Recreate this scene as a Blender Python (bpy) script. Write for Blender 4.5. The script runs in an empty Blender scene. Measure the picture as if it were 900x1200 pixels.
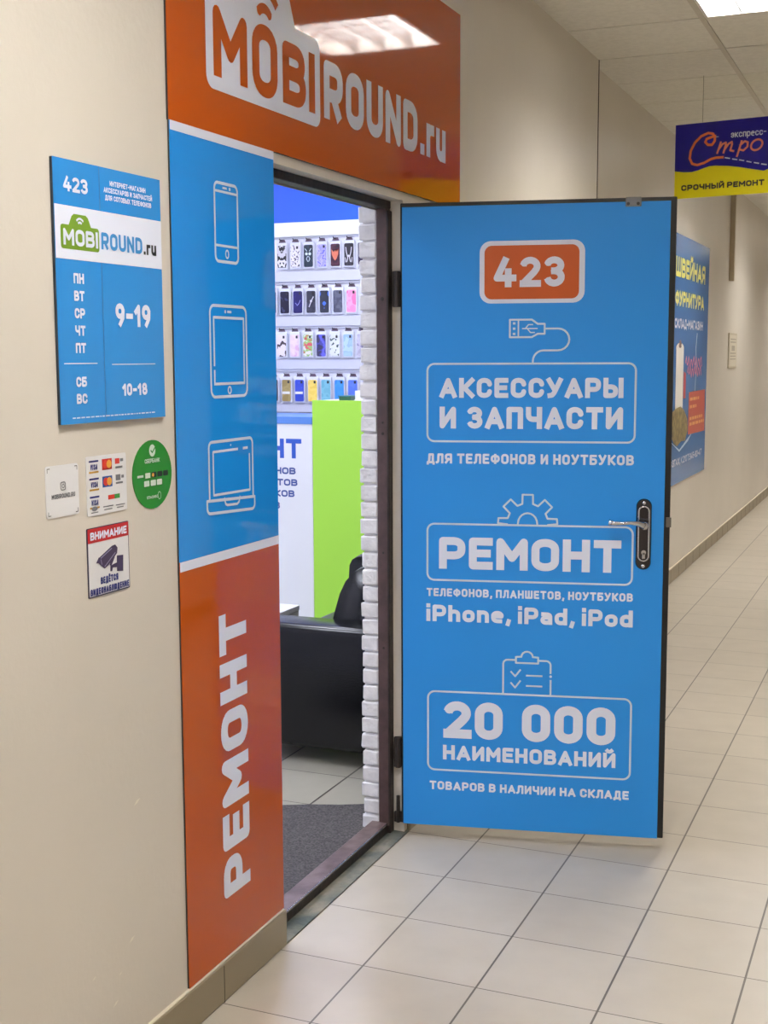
import bpy, bmesh, math, random
from mathutils import Vector, Matrix
random.seed(7)
S = bpy.context.scene
COL = S.collection
R = math.radians

# ---------------------------------------------------------------- camera
cam_data = bpy.data.cameras.new('camera')
cam = bpy.data.objects.new('camera', cam_data)
COL.objects.link(cam)
cam_data.sensor_fit = 'VERTICAL'
cam_data.sensor_height = 36.0
cam_data.lens = 36.0 * 1504.58 / 1200.0
cam_data.clip_start = 0.05
cam_data.clip_end = 100
YAW, PITCH, ROLL = 0.397129, 0.1208634, -0.004185
fw = Vector((-math.sin(YAW) * math.cos(PITCH), math.cos(YAW) * math.cos(PITCH), -math.sin(PITCH)))
rt = Vector((math.cos(YAW), math.sin(YAW), 0))
up = rt.cross(fw)
rt2 = rt * math.cos(ROLL) + up * math.sin(ROLL)
up2 = -rt * math.sin(ROLL) + up * math.cos(ROLL)
cm = Matrix((rt2, up2, -fw)).transposed().to_4x4()
cm.translation = Vector((1.5115, -4.0848, 1.5533))
cam.matrix_world = cm
S.camera = cam

# ---------------------------------------------------------------- world, exposure
world = bpy.data.worlds.new('world')
S.world = world
world.use_nodes = True
world.node_tree.nodes['Background'].inputs[0].default_value = (0.9, 0.85, 0.75, 1)
world.node_tree.nodes['Background'].inputs[1].default_value = 0.05
S.view_settings.view_transform = 'Standard'
S.view_settings.look = 'None'
S.view_settings.exposure = 0.0
S.view_settings.gamma = 1.0
S.view_settings.use_curve_mapping = False
CORRIDOR_LAMP = 90.0      # brightness of the corridor lamp lenses
SHOP_LAMP = 35.0          # brightness of the shop ceiling panels

# ---------------------------------------------------------------- materials
def lin(c):
    return tuple(((x / 255) / 12.92 if x / 255 <= 0.04045 else ((x / 255 + 0.055) / 1.055) ** 2.4) for x in c) + (1.0,)

MATS = {}
def mat(name, rgb, rough=0.5, metal=0.0, spec=0.5, coat=0.0):
    if name in MATS:
        return MATS[name]
    m = bpy.data.materials.new(name)
    m.use_nodes = True
    b = m.node_tree.nodes['Principled BSDF']
    b.inputs['Base Color'].default_value = lin(rgb)
    b.inputs['Roughness'].default_value = rough
    b.inputs['Metallic'].default_value = metal
    b.inputs['Specular IOR Level'].default_value = spec
    b.inputs['Coat Weight'].default_value = coat
    b.inputs['Coat Roughness'].default_value = 0.04
    MATS[name] = m
    return m

def nodes(m):
    nt = m.node_tree
    return nt, nt.nodes, nt.links, nt.nodes['Principled BSDF']

def noisy(name, rgb, rgb2, scale=6, rough=0.6, bump=0.0, bscale=80, detail=6, lo=0.35, hi=0.65, metal=0.0, spec=0.5, stretch=None):
    m = mat(name, rgb, rough, metal, spec)
    nt, N, L, b = nodes(m)
    tc = N.new('ShaderNodeTexCoord')
    src = tc.outputs['Object']
    if stretch:
        mp = N.new('ShaderNodeMapping')
        mp.inputs['Scale'].default_value = stretch
        L.new(src, mp.inputs['Vector'])
        src = mp.outputs['Vector']
    nz = N.new('ShaderNodeTexNoise')
    nz.inputs['Scale'].default_value = scale
    nz.inputs['Detail'].default_value = detail
    L.new(src, nz.inputs['Vector'])
    cr = N.new('ShaderNodeValToRGB')
    cr.color_ramp.elements[0].position = lo
    cr.color_ramp.elements[1].position = hi
    cr.color_ramp.elements[0].color = lin(rgb2)
    cr.color_ramp.elements[1].color = lin(rgb)
    L.new(nz.outputs['Fac'], cr.inputs['Fac'])
    L.new(cr.outputs['Color'], b.inputs['Base Color'])
    if bump:
        n2 = N.new('ShaderNodeTexNoise')
        n2.inputs['Scale'].default_value = bscale
        n2.inputs['Detail'].default_value = 4
        L.new(src, n2.inputs['Vector'])
        bp = N.new('ShaderNodeBump')
        bp.inputs['Strength'].default_value = bump
        bp.inputs['Distance'].default_value = 0.01
        L.new(n2.outputs['Fac'], bp.inputs['Height'])
        L.new(bp.outputs['Normal'], b.inputs['Normal'])
    return m

def tile_mat(name, x0, y0, size, base, base2, grout, gx, gy, rough):
    """square floor tiles laid on a world grid with thin dark joints"""
    m = mat(name, base, rough)
    nt, N, L, b = nodes(m)
    tc = N.new('ShaderNodeTexCoord')
    sx = N.new('ShaderNodeSeparateXYZ')
    L.new(tc.outputs['Object'], sx.inputs[0])
    def line(out, off, w):
        a = N.new('ShaderNodeMath'); a.operation = 'SUBTRACT'; L.new(out, a.inputs[0]); a.inputs[1].default_value = off - 100 * size - size / 2
        d = N.new('ShaderNodeMath'); d.operation = 'DIVIDE'; L.new(a.outputs[0], d.inputs[0]); d.inputs[1].default_value = size
        f = N.new('ShaderNodeMath'); f.operation = 'FRACT'; L.new(d.outputs[0], f.inputs[0])
        s = N.new('ShaderNodeMath'); s.operation = 'SUBTRACT'; L.new(f.outputs[0], s.inputs[0]); s.inputs[1].default_value = 0.5
        ab = N.new('ShaderNodeMath'); ab.operation = 'ABSOLUTE'; L.new(s.outputs[0], ab.inputs[0])
        lt = N.new('ShaderNodeMath'); lt.operation = 'LESS_THAN'; L.new(ab.outputs[0], lt.inputs[0]); lt.inputs[1].default_value = w / size / 2
        fl = N.new('ShaderNodeMath'); fl.operation = 'FLOOR'; L.new(d.outputs[0], fl.inputs[0])
        # tile index shifted by half a tile so a tile keeps one index
        h = N.new('ShaderNodeMath'); h.operation = 'ADD'; L.new(d.outputs[0], h.inputs[0]); h.inputs[1].default_value = 0.5
        fh = N.new('ShaderNodeMath'); fh.operation = 'FLOOR'; L.new(h.outputs[0], fh.inputs[0])
        return lt.outputs[0], fh.outputs[0]
    lx, ix = line(sx.outputs[0], x0, gx)
    ly, iy = line(sx.outputs[1], y0, gy)
    mx = N.new('ShaderNodeMath'); mx.operation = 'MAXIMUM'; L.new(lx, mx.inputs[0]); L.new(ly, mx.inputs[1])
    cb = N.new('ShaderNodeCombineXYZ'); L.new(ix, cb.inputs[0]); L.new(iy, cb.inputs[1])
    wn = N.new('ShaderNodeTexWhiteNoise'); wn.noise_dimensions = '3D'; L.new(cb.outputs[0], wn.inputs['Vector'])
    nz = N.new('ShaderNodeTexNoise'); nz.inputs['Scale'].default_value = 9; nz.inputs['Detail'].default_value = 8
    L.new(tc.outputs['Object'], nz.inputs['Vector'])
    av = N.new('ShaderNodeMath'); av.operation = 'MULTIPLY_ADD'; L.new(wn.outputs['Value'], av.inputs[0]); av.inputs[1].default_value = 0.35; L.new(nz.outputs['Fac'], av.inputs[2])
    mr = N.new('ShaderNodeMapRange'); L.new(av.outputs[0], mr.inputs[0]); mr.inputs[1].default_value = 0.35; mr.inputs[2].default_value = 1.0
    c1 = N.new('ShaderNodeMix'); c1.data_type = 'RGBA'; L.new(mr.outputs[0], c1.inputs['Factor']); c1.inputs['A'].default_value = lin(base2); c1.inputs['B'].default_value = lin(base)
    c2 = N.new('ShaderNodeMix'); c2.data_type = 'RGBA'; L.new(mx.outputs[0], c2.inputs['Factor']); L.new(c1.outputs['Result'], c2.inputs['A']); c2.inputs['B'].default_value = lin(grout)
    L.new(c2.outputs['Result'], b.inputs['Base Color'])
    bp = N.new('ShaderNodeBump'); bp.inputs['Strength'].default_value = 0.35; bp.inputs['Distance'].default_value = 0.002; bp.invert = True
    L.new(mx.outputs[0], bp.inputs['Height']); L.new(bp.outputs['Normal'], b.inputs['Normal'])
    return m

def emit(name, rgb, strength):
    m = bpy.data.materials.new(name)
    m.use_nodes = True
    nt = m.node_tree
    nt.nodes.clear()
    e = nt.nodes.new('ShaderNodeEmission')
    e.inputs[0].default_value = lin(rgb)
    e.inputs[1].default_value = strength
    o = nt.nodes.new('ShaderNodeOutputMaterial')
    nt.links.new(e.outputs[0], o.inputs[0])
    return m

# ---------------------------------------------------------------- mesh helpers
def box(bm, lo, hi, bev=0.0, seg=2):
    r = bmesh.ops.create_cube(bm, size=1)
    vs = r['verts']
    for v in vs:
        for i in range(3):
            v.co[i] = lo[i] + (v.co[i] + 0.5) * (hi[i] - lo[i])
    if bev:
        es = list({e for v in vs for e in v.link_edges})
        bmesh.ops.bevel(bm, geom=es, offset=bev, segments=seg, affect='EDGES', profile=0.5)
    return bm

def newbox(lo, hi, bev=0.0, seg=2):
    return box(bmesh.new(), lo, hi, bev, seg)

def tube(bm, pts, r, n=10, caps=True):
    """round bar along a list of points; r is a number or one per point"""
    pts = [Vector(p) for p in pts]
    rs = r if isinstance(r, (list, tuple)) else [r] * len(pts)
    rings = []
    ref = None
    for i, p in enumerate(pts):
        t = (pts[min(i + 1, len(pts) - 1)] - pts[max(i - 1, 0)]).normalized()
        if ref is None:
            ref = t.orthogonal().normalized()
        ref = (ref - t * ref.dot(t)).normalized()
        q = t.cross(ref)
        rings.append([bm.verts.new(p + (ref * math.cos(a) + q * math.sin(a)) * rs[i]) for a in [2 * math.pi * k / n for k in range(n)]])
    for a, b in zip(rings, rings[1:]):
        for k in range(n):
            bm.faces.new((a[k], a[(k + 1) % n], b[(k + 1) % n], b[k]))
    if caps:
        bm.faces.new(rings[0][::-1])
        bm.faces.new(rings[-1])
    return bm

def obj(name, bm, m, parent=None, world_coords=True, smooth=None, kind=None):
    bmesh.ops.recalc_face_normals(bm, faces=bm.faces) if smooth != 'flat2d' else None
    me = bpy.data.meshes.new(name)
    if parent is not None and world_coords:
        bm.transform(parent.matrix_basis.inverted())
    loc = None
    if parent is None:
        xs = [v.co for v in bm.verts]
        loc = Vector(((min(v.x for v in xs) + max(v.x for v in xs)) / 2, (min(v.y for v in xs) + max(v.y for v in xs)) / 2, min(v.z for v in xs)))
    bm.to_mesh(me)
    bm.free()
    if smooth is True:
        for p in me.polygons:
            p.use_smooth = True
    me.materials.append(m)
    o = bpy.data.objects.new(name, me)
    COL.objects.link(o)
    if parent is not None:
        o.parent = parent
    elif kind != 'structure':
        me.transform(Matrix.Translation(-loc))
        o.location = loc
    if kind:
        o['kind'] = kind
    return o

def thing(name, label, cat, loc=(0, 0, 0), rz=0.0, group=None, kind=None):
    o = bpy.data.objects.new(name, None)
    o.empty_display_size = 0.05
    COL.objects.link(o)
    o.location = loc
    o.rotation_euler = (0, 0, rz)
    o.matrix_basis = Matrix.Translation(Vector(loc)) @ Matrix.Rotation(rz, 4, 'Z')
    o['label'] = label
    o['category'] = cat
    if group:
        o['group'] = group
    if kind:
        o['kind'] = kind
    return o

def tag(o, label, cat, group=None):
    o['label'] = label
    o['category'] = cat
    if group:
        o['group'] = group
    return o

def struct(name, bm, m, parent=None, label=None, cat=None):
    o = obj(name, bm, m, parent, kind='structure' if parent is None else None)
    if label:
        tag(o, label, cat)
    return o

# ---------------------------------------------------------------- flat artwork on a surface
# A surface is a function (u, v, d) -> point: u to the right, v up, d out of the surface.
def on_wall(x0):
    return lambda u, v, d=0.0: Vector((x0 + d, u, v))
def on_front(y0):
    return lambda u, v, d=0.0: Vector((u, y0 - d, v))

class Art:
    """flat printed shapes on a surface, collected in one mesh"""
    def __init__(self, surf, d=0.0006):
        self.bm = bmesh.new(); self.s = surf; self.d = d; self.k = 0
    def poly(self, pts, d=None):
        dd = (self.d if d is None else d) + self.k * 9e-6     # overlapping strokes lie one on the other like paint
        self.k += 1
        vs = [self.bm.verts.new(self.s(p[0], p[1], dd)) for p in pts]
        a = sum(p[0] * q[1] - q[0] * p[1] for p, q in zip(pts, pts[1:] + pts[:1]))
        try:
            f = self.bm.faces.new(vs if a > 0 else vs[::-1])
        except ValueError:
            return
        if len(vs) > 4:
            bmesh.ops.triangulate(self.bm, faces=[f])
    def rect(self, u0, v0, u1, v1):
        self.poly([(u0, v0), (u1, v0), (u1, v1), (u0, v1)])
    def rrect(self, u0, v0, u1, v1, r, n=6):
        self.poly(rr(u0, v0, u1, v1, r, n))
    def disc(self, u, v, r, n=20, ry=None):
        ry = ry or r
        self.poly([(u + r * math.cos(2 * math.pi * k / n), v + ry * math.sin(2 * math.pi * k / n)) for k in range(n)])
    def stroke(self, pts, w, closed=False, cap=True, rnd=True):
        pts = [Vector((p[0], p[1])) for p in pts]
        pts = [p for i, p in enumerate(pts) if (i == 0 and not (closed and (p - pts[-1]).length < 1e-6)) or (i and (p - pts[i - 1]).length > 1e-6)]
        n = len(pts)
        segs = [(pts[i], pts[(i + 1) % n]) for i in range(n if closed else n - 1)]
        for i, (a, b) in enumerate(segs):
            t = b - a
            if t.length < 1e-7:
                continue
            t.normalize()
            q = Vector((-t.y, t.x)) * w / 2
            a2, b2 = a.copy(), b.copy()
            if cap and not closed and i == 0:
                a2 = a - t * w * 0.5
            if cap and not closed and i == len(segs) - 1:
                b2 = b + t * w * 0.5
            self.poly([tuple(a2 - q), tuple(b2 - q), tuple(b2 + q), tuple(a2 + q)])
        if rnd:
            for i in range(0 if closed else 1, n if closed else n - 1):
                p, a, b = pts[i], pts[i - 1], pts[(i + 1) % n]
                t1, t2 = p - a, b - p
                if t1.length < 1e-7 or t2.length < 1e-7 or t1.angle(t2) < 0.06:
                    continue
                self.disc(p.x, p.y, w / 2, 12)
    def build(self, name, m, parent, world_coords=True):
        return obj(name, self.bm, m, parent, world_coords, smooth='flat2d')

def arc(cx, cy, rx, ry, a0, a1, n=6):
    return [(cx + rx * math.cos(R(a0 + (a1 - a0) * k / n)), cy + ry * math.sin(R(a0 + (a1 - a0) * k / n))) for k in range(n + 1)]
def rr(u0, v0, u1, v1, r, n=6):
    return (arc(u1 - r, v0 + r, r, r, -90, 0, n) + arc(u1 - r, v1 - r, r, r, 0, 90, n) + arc(u0 + r, v1 - r, r, r, 90, 180, n) + arc(u0 + r, v0 + r, r, r, 180, 270, n))

# ---------------------------------------------------------------- stroke alphabet
# every letter: (width, strokes); coordinates in a box width x 1, y up; 'c' marks a closed stroke
def _o(w, h=1.0, r=0.26, y=0.0):
    r = min(r, w / 2, h / 2)
    return ('c', rr(0, y, w, y + h, r, 5))
def _bowl(w, y0, y1, r=0.22):
    r = min(r, (y1 - y0) / 2, w)
    return [(0, y1), (w - r, y1)] + arc(w - r, y1 - r, r, r, 90, 0, 4)[1:] + arc(w - r, y0 + r, r, r, 0, -90, 4) + [(0, y0)]
def _c(w, h=1.0, r=0.26, e=0.29):
    return ('b', [(w, h - e)] + arc(w - r, h - r, r, r, 0, 90, 4) + arc(r, h - r, r, r, 90, 180, 4) + arc(r, r, r, r, 180, 270, 4) + arc(w - r, r, r, r, 270, 360, 4) + [(w, e)])
def flip(s, w):
    return (s[0], [(w - x, y) for x, y in s[1]]) if s[0] in ('c', 'b') else [(w - x, y) for x, y in s]
def glyphs():
    G = {}
    w = 0.56
    P = [(0, 0)] + _bowl(w, 0.40, 1)
    Bw = [[(0, 0), (0, 1)] + _bowl(w * 0.94, 0.52, 1, 0.2)[1:], [(0, 0.52)] + [(x, y) for x, y in _bowl(w, 0, 0.52, 0.22)[1:]] + [(0, 0)]]
    G['А'] = (0.66, [[(0, 0), (0.33, 1), (0.66, 0)], [(0.13, 0.27), (0.53, 0.27)]])
    G['Б'] = (w, [[(w * 0.93, 1), (0, 1), (0, 0)] + _bowl(w, 0, 0.57)[::-1][1:]])
    G['В'] = (w, Bw)
    G['Г'] = (0.46, [[(0, 0), (0, 1), (0.46, 1)]])
    G['Д'] = (0.66, [[(0, -0.17), (0, 0), (0.66, 0), (0.66, -0.17)], [(0.10, 0), (0.17, 0.3), (0.20, 1), (0.57, 1), (0.57, 0)]])
    G['Е'] = (0.48, [[(0.48, 1), (0, 1), (0, 0), (0.48, 0)], [(0, 0.51), (0.42, 0.51)]])
    G['Ё'] = (0.48, G['Е'][1] + [[(0.1, 1.3), (0.11, 1.3)], [(0.37, 1.3), (0.38, 1.3)]])
    G['З'] = (0.52, [('b', arc(0.25, 0.765, 0.25, 0.235, 172, 0, 8) + arc(0.25, 0.765, 0.25, 0.235, 0, -90, 4)[1:] + [(0.14, 0.53)]), ('b', [(0.2, 0.53)] + arc(0.26, 0.265, 0.26, 0.265, 90, -172, 10))])
    G['И'] = (w, [[(0, 1), (0, 0), (w, 1), (w, 0)]])
    G['Й'] = (w, G['И'][1] + [arc(w / 2, 1.38, 0.14, 0.12, 200, 340, 5)])
    G['К'] = (w, [[(0, 0), (0, 1)], [(w, 1), (0.16, 0.5), (w, 0)], [(0, 0.5), (0.2, 0.5)]])
    G['Л'] = (w, [[(-0.04, 0), (0.05, 0.04), (0.11, 0.2), (0.14, 1), (w, 1), (w, 0)]])
    G['М'] = (0.70, [[(0, 0), (0, 1), (0.35, 0.35), (0.70, 1), (0.70, 0)]])
    G['Н'] = (w, [[(0, 0), (0, 1)], [(w, 0), (w, 1)], [(0, 0.51), (w, 0.51)]])
    G['О'] = (0.58, [_o(0.58)])
    G['П'] = (w, [[(0, 0), (0, 1), (w, 1), (w, 0)]])
    G['Р'] = (w, [P])
    G['С'] = (0.56, [_c(0.56)])
    G['Т'] = (0.56, [[(0, 1), (0.56, 1)], [(0.28, 1), (0.28, 0)]])
    G['У'] = (0.58, [[(0, 1), (0.30, 0.36)], [(0.58, 1), (0.27, 0.18), (0.16, 0.02), (0.05, 0)]])
    G['Ф'] = (0.74, [('c', rr(0, 0.17, 0.74, 0.86, 0.27, 5)), [(0.37, 0), (0.37, 1)]])
    G['Ч'] = (0.54, [[(0, 1), (0, 0.66)] + arc(0.22, 0.66, 0.22, 0.24, 180, 270, 4) + [(0.54, 0.42)], [(0.54, 1), (0.54, 0)]])
    G['Ш'] = (0.80, [[(0, 1), (0, 0), (0.80, 0), (0.80, 1)], [(0.40, 0), (0.40, 1)]])
    G['Ы'] = (0.78, [[(0, 1), (0, 0)] + _bowl(0.5, 0, 0.57)[::-1][1:], [(0.78, 0), (0.78, 1)]])
    G['Ь'] = (w, [[(0, 1), (0, 0)] + _bowl(w, 0, 0.57)[::-1][1:]])
    G['Х'] = (0.58, [[(0, 0), (0.58, 1)], [(0, 1), (0.58, 0)]])
    G['Ж'] = (0.8, [[(.4, 0), (.4, 1)], [(0, 1), (.4, .5), (.8, 1)], [(0, 0), (.4, .5), (.8, 0)]])
    G['Э'] = (0.54, [flip(_c(0.54), 0.54), [(0.2, 0.5), (0.54, 0.5)]])
    G['Ю'] = (0.82, [[(0, 0), (0, 1)], [(0, 0.5), (0.3, 0.5)], ('c', rr(0.3, 0, 0.82, 1, 0.26, 5))])
    G['Я'] = (w, [flip(P, w), [(w * 0.5, 0.42), (0, 0)]])
    for a, b in zip('ABCEHKMOPTX', 'АВСЕНКМОРТУ'):
        if a != 'X':
            G[a] = G[b]
    G['R'] = (w, [P, ('b', [(w * 0.45, 0.42), (w * 0.95, -0.10)])])
    G['U'] = (w, [[(0, 1), (0, 0.26)] + arc(0.26, 0.26, 0.26, 0.26, 180, 270, 4) + arc(w - 0.26, 0.26, 0.26, 0.26, 270, 360, 4) + [(w, 1)]])
    G['N'] = (w, [[(0, 0), (0, 1), (w, 0), (w, 1)]])
    G['D'] = (w, [('c', [(0, 0), (0, 1)] + _bowl(w, 0, 1, 0.28)[1:-1])])
    G['I'] = (0.0, [[(0, 0), (0, 1)]])
    G['V'] = (0.6, [[(0, 1), (0.3, 0), (0.6, 1)]])
    G['S'] = (0.52, [[(0.52, 0.78)] + arc(0.26, 0.76, 0.25, 0.24, 20, 180, 6) + arc(0.26, 0.74, 0.26, 0.22, 180, 270, 4) + arc(0.26, 0.27, 0.26, 0.25, 90, 0, 4) + arc(0.26, 0.24, 0.26, 0.24, 0, -165, 7)])
    G['0'] = (0.52, [_o(0.52)])
    G['1'] = (0.26, [[(0, 0.72), (0.26, 1), (0.26, 0)]])
    G['2'] = (0.52, [('b', arc(0.26, 0.74, 0.26, 0.26, 172, -30, 9) + [(0.40, 0.48), (0.0, 0.0), (0.30, 0)]), [(0.0, 0.0), (0.54, 0)]])
    G['3'] = (0.52, G['З'][1])
    G['4'] = (0.60, [[(0.30, 1), (0.0, 0.25), (0.60, 0.25)], [(0.42, 0.52), (0.42, 0)]])
    G['5'] = (0.52, [[(0.48, 1), (0.04, 1), (0.0, 0.56), (0.26, 0.6)] + arc(0.26, 0.3, 0.26, 0.3, 90, -165, 8)])
    G['7'] = (0.50, [[(0, 1), (0.50, 1), (0.16, 0)]])
    G['8'] = (0.54, [('c', rr(0.03, 0.52, 0.51, 1, 0.22, 5)), ('c', rr(0, 0, 0.54, 0.52, 0.25, 5))])
    G['9'] = (0.52, [('c', rr(0, 0.42, 0.52, 1, 0.25, 5)), [(0.52, 0.7), (0.50, 0.35), (0.26, 0)]])
    G['-'] = (0.34, [[(0, 0.45), (0.34, 0.45)]])
    G['.'] = (0.02, [[(0, 0), (0.02, 0)]])
    G[':'] = (0.02, [[(0, 0), (0.02, 0)], [(0, 0.6), (0.02, 0.6)]])
    G[','] = (0.05, [[(0.05, 0.02), (0.0, -0.2)]])
    xh = 0.655
    def arch(w2):
        return [[(0, 0), (0, xh)], [(0, 0.45)] + arc(0.22, xh - 0.22, 0.22, 0.22, 180, 90, 4) + arc(w2 - 0.22, xh - 0.22, 0.22, 0.22, 90, 0, 4) + [(w2, 0)]]
    G['i'] = (0.0, [[(0, 0), (0, xh)], [(0, 1.08), (0, 1.09)]])
    G['h'] = (0.46, [[(0, 0), (0, 1)], arch(0.46)[1]])
    G['n'] = (0.46, arch(0.46))
    G['o'] = (0.48, [_o(0.48, xh, 0.23)])
    G['e'] = (0.48, [[(0, 0.38), (0.48, 0.38), (0.48, 0.49)] + arc(0.25, xh - 0.23, 0.23, 0.23, 0, 90, 4) + arc(0.23, xh - 0.23, 0.23, 0.23, 90, 180, 4) + arc(0.23, 0.23, 0.23, 0.23, 180, 270, 4) + [(0.40, 0.0)]])
    G['a'] = (0.44, [[(0.04, xh), (0.28, xh)] + arc(0.26, xh - 0.18, 0.18, 0.18, 90, 0, 4) + [(0.44, 0)], ('c', rr(0, 0, 0.44, 0.40, 0.18, 5))])
    G['d'] = (0.48, [_o(0.48, xh, 0.23), [(0.48, 0), (0.48, 1)]])
    G['r'] = (0.30, [[(0, 0), (0, xh)], [(0, 0.48)] + arc(0.22, xh - 0.22, 0.22, 0.22, 180, 90, 4) + [(0.3, xh)]])
    G['u'] = (0.46, [[(0, xh), (0, 0.22)] + arc(0.22, 0.22, 0.22, 0.22, 180, 270, 4) + arc(0.24, 0.22, 0.22, 0.22, 270, 360, 4) + [(0.46, xh)], [(0.46, xh), (0.46, 0)]])
    def low(ch, k=1.0):
        W, st = G[ch]
        f = lambda s: (s[0], [(x * 0.82, y * xh) for x, y in s[1]]) if s[0] in ('c', 'b') else [(x * 0.82, y * xh) for x, y in s]
        return (W * 0.82, [f(s) for s in st])
    for c, C in zip('кспэтчнмийы', 'КСПЭТЧНМИЙЫ'):
        G[c] = low(C)
    G['е'] = G['e']; G['о'] = G['o']
    G['р'] = (0.48, [_o(0.48, xh, 0.23), [(0, xh), (0, -0.3)]])
    return G
GLY = glyphs()

def text(art, s, u0, v0, u1, v1, stroke, gap=0.10, space=0.50, fmap=None, slant=0.0):
    """sets a line of letters with cap height v1-v0 between u0 and u1; stroke = line weight"""
    H = v1 - v0 - stroke
    items = []
    wsum, fixed = 0.0, 0.0
    for i, ch in enumerate(s):
        if ch == ' ':
            fixed += space * (v1 - v0)
            items.append(None)
            continue
        wsum += GLY[ch][0] * H
        fixed += stroke
        if i + 1 < len(s) and s[i + 1] != ' ':
            fixed += gap * (v1 - v0)
        items.append(GLY[ch])
    kx = max(0.15, ((u1 - u0) - fixed) / max(wsum, 1e-6))
    fm = fmap or (lambda a, b: (a, b))
    x = u0
    for i, g in enumerate(items):
        if g is None:
            x += space * (v1 - v0)
            continue
        x += stroke / 2
        art.k = 0
        for st in g[1]:
            closed, butt = st[0] == 'c', st[0] == 'b'
            pts = st[1] if closed or butt else st
            art.stroke([fm(x + a * H * kx + slant * b * H, v0 + stroke / 2 + b * H) for a, b in pts], stroke, closed, not butt)
        x += g[0] * H * kx + stroke / 2
        if i + 1 < len(items) and items[i + 1] is not None:
            x += gap * (v1 - v0)

def line(parent, surf, d, m, s, *args, world_coords=True, name='lettering', **kw):
    """one line of lettering as a part of its own"""
    a = Art(surf, d)
    text(a, s, *args, **kw)
    return a.build(name, m, parent, world_coords)

# ================================================================ STRUCTURE
CEIL = 2.964
wall_paint = noisy('wall paint', (216, 209, 198), (208, 201, 190), 1.6, 0.34, bump=0.06, bscale=60, lo=0.3, hi=0.7)
shop_white = mat('shop white wall', (228, 228, 238), 0.5)
tile_floor = tile_mat('corridor tiles', 0.246, 0.0, 0.305, (190, 181, 166), (180, 171, 156), (92, 84, 74), 0.0052, 0.0032, 0.30)
shop_tile = tile_mat('shop tiles', -0.405, 0.12, 0.315, (178, 174, 160), (168, 164, 150), (64, 58, 52), 0.0075, 0.004, 0.28)
white_plastic = mat('white plastic', (235, 236, 240), 0.4)
black_paint = mat('black painted steel', (16, 15, 17), 0.4)
chrome = mat('polished chrome', (200, 200, 205), 0.16, metal=1.0)

YL, YR, ZO = -1.195, -0.32, 2.03          # the opening in the near wall
bm = bmesh.new()
box(bm, (-0.13, -7.5, 0), (0, YL, 3.1)); box(bm, (-0.13, YL, ZO), (0, YR, 3.1)); box(bm, (-0.13, YR, 0), (0, 2.22, 3.1))
wl = struct('wall_left', bm, wall_paint, label='beige painted corridor wall around the shop entrance', cat='wall')
struct('wall_left_far', newbox((-0.175, 2.22, 0), (-0.045, 18, 3.1)), wall_paint, label='beige corridor wall farther along, behind the open door', cat='wall')
struct('wall_right', newbox((2.45, -7.5, 0), (2.6, 18, 3.1)), wall_paint)
struct('wall_back', newbox((-0.13, -7.65, 0), (2.6, -7.5, 3.1)), wall_paint)
struct('wall_front', newbox((-0.175, 18, 0), (2.6, 18.15, 3.1)), wall_paint)
struct('floor', newbox((-0.045, -7.5, -0.08), (2.45, 18, 0)), tile_floor, label='glossy beige corridor floor of square tiles', cat='floor')
struct('floor_shop', newbox((-4.4, -2.4, -0.08), (-0.045, 3.75, 0)), shop_tile, label='tiled shop floor beyond the doorway', cat='floor')
struct('wall_shop_left', newbox((-4.4, -2.4, 0), (-4.25, 3.75, 3.1)), shop_white)
struct('wall_shop_near', newbox((-4.25, -2.4, 0), (-0.13, -2.25, 3.1)), shop_white)
struct('wall_shop_back', newbox((-4.25, 3.62, 0), (-0.176, 3.75, 3.1)), mat('royal blue wall', (34, 98, 250), 0.5), label='royal blue wall above the shop display', cat='wall')
struct('ceiling_shop', newbox((-4.25, -2.25, CEIL), (-0.131, 3.62, 3.1)), mat('shop ceiling', (235, 235, 238), 0.7))
# dark strip: painted shade line at the joint where the wall steps back
struct('trim_1', newbox((-0.005, 2.214, 0.1), (0.002, 2.224, CEIL)), mat('wall joint shade', (58, 50, 40), 0.8))
# paint chips low on the wall
chip = mat('bare plaster chip', (232, 226, 212), 0.8)
for (y, z, l) in ((-1.852, 0.611, .012), (-2.022, 0.294, .007), (-1.885, 0.318, .011), (-1.95, 0.205, .01), (-1.93, 0.262, .006)):
    b = bmesh.new()
    vs = [b.verts.new((0.0012, y - l, z - l * .35)), b.verts.new((0.0012, y + l * .1, z - l * .15)), b.verts.new((0.0012, y + l, z + l * .5)), b.verts.new((0.0012, y - l * .1, z + l * .4))]
    b.faces.new(vs)
    obj('paint_chip', b, chip, wl)

# ceiling: mineral tiles on a hanging grid
ceil_tile = noisy('mineral ceiling tile', (234, 231, 222), (226, 223, 214), 40, 0.85, bump=0.15, bscale=220, spec=0.2)
GX = [0.0, 0.582, 1.177, 1.772, 2.45]
GY0, GS = 1.627, 0.595
LAMPS = [-14, -10, -6, 0, 6, 11, 16, 21]        # rows (first tile row that ends at GY0 + k*GS) that hold a lamp
bm = bmesh.new()
for k in range(-15, 28):
    y0, y1 = GY0 + (k - 1) * GS, GY0 + k * GS
    for i in range(4):
        if i == 1 and k in LAMPS:
            continue
        x0, x1 = GX[i], GX[i + 1]
        if y1 > 2.22 and i == 0:
            x0 = -0.045
        box(bm, (x0 + (0.0 if i == 0 else 0.004), max(y0 + 0.005, -7.5), CEIL), (x1 - 0.004, min(y1 - 0.005, 18), CEIL + 0.02))
struct('ceiling', bm, ceil_tile, label='suspended ceiling of pale square mineral tiles', cat='ceiling')
bm = newbox((-0.045, -7.5, 3.08), (2.45, 18, 3.16))
struct('ceiling_slab', bm, mat('dark ceiling void', (60, 56, 50), 0.9))
bm = bmesh.new()
for x in GX[1:4]:
    box(bm, (x - 0.012, -7.5, CEIL - 0.004), (x + 0.012, 18, CEIL + 0.001))
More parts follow.
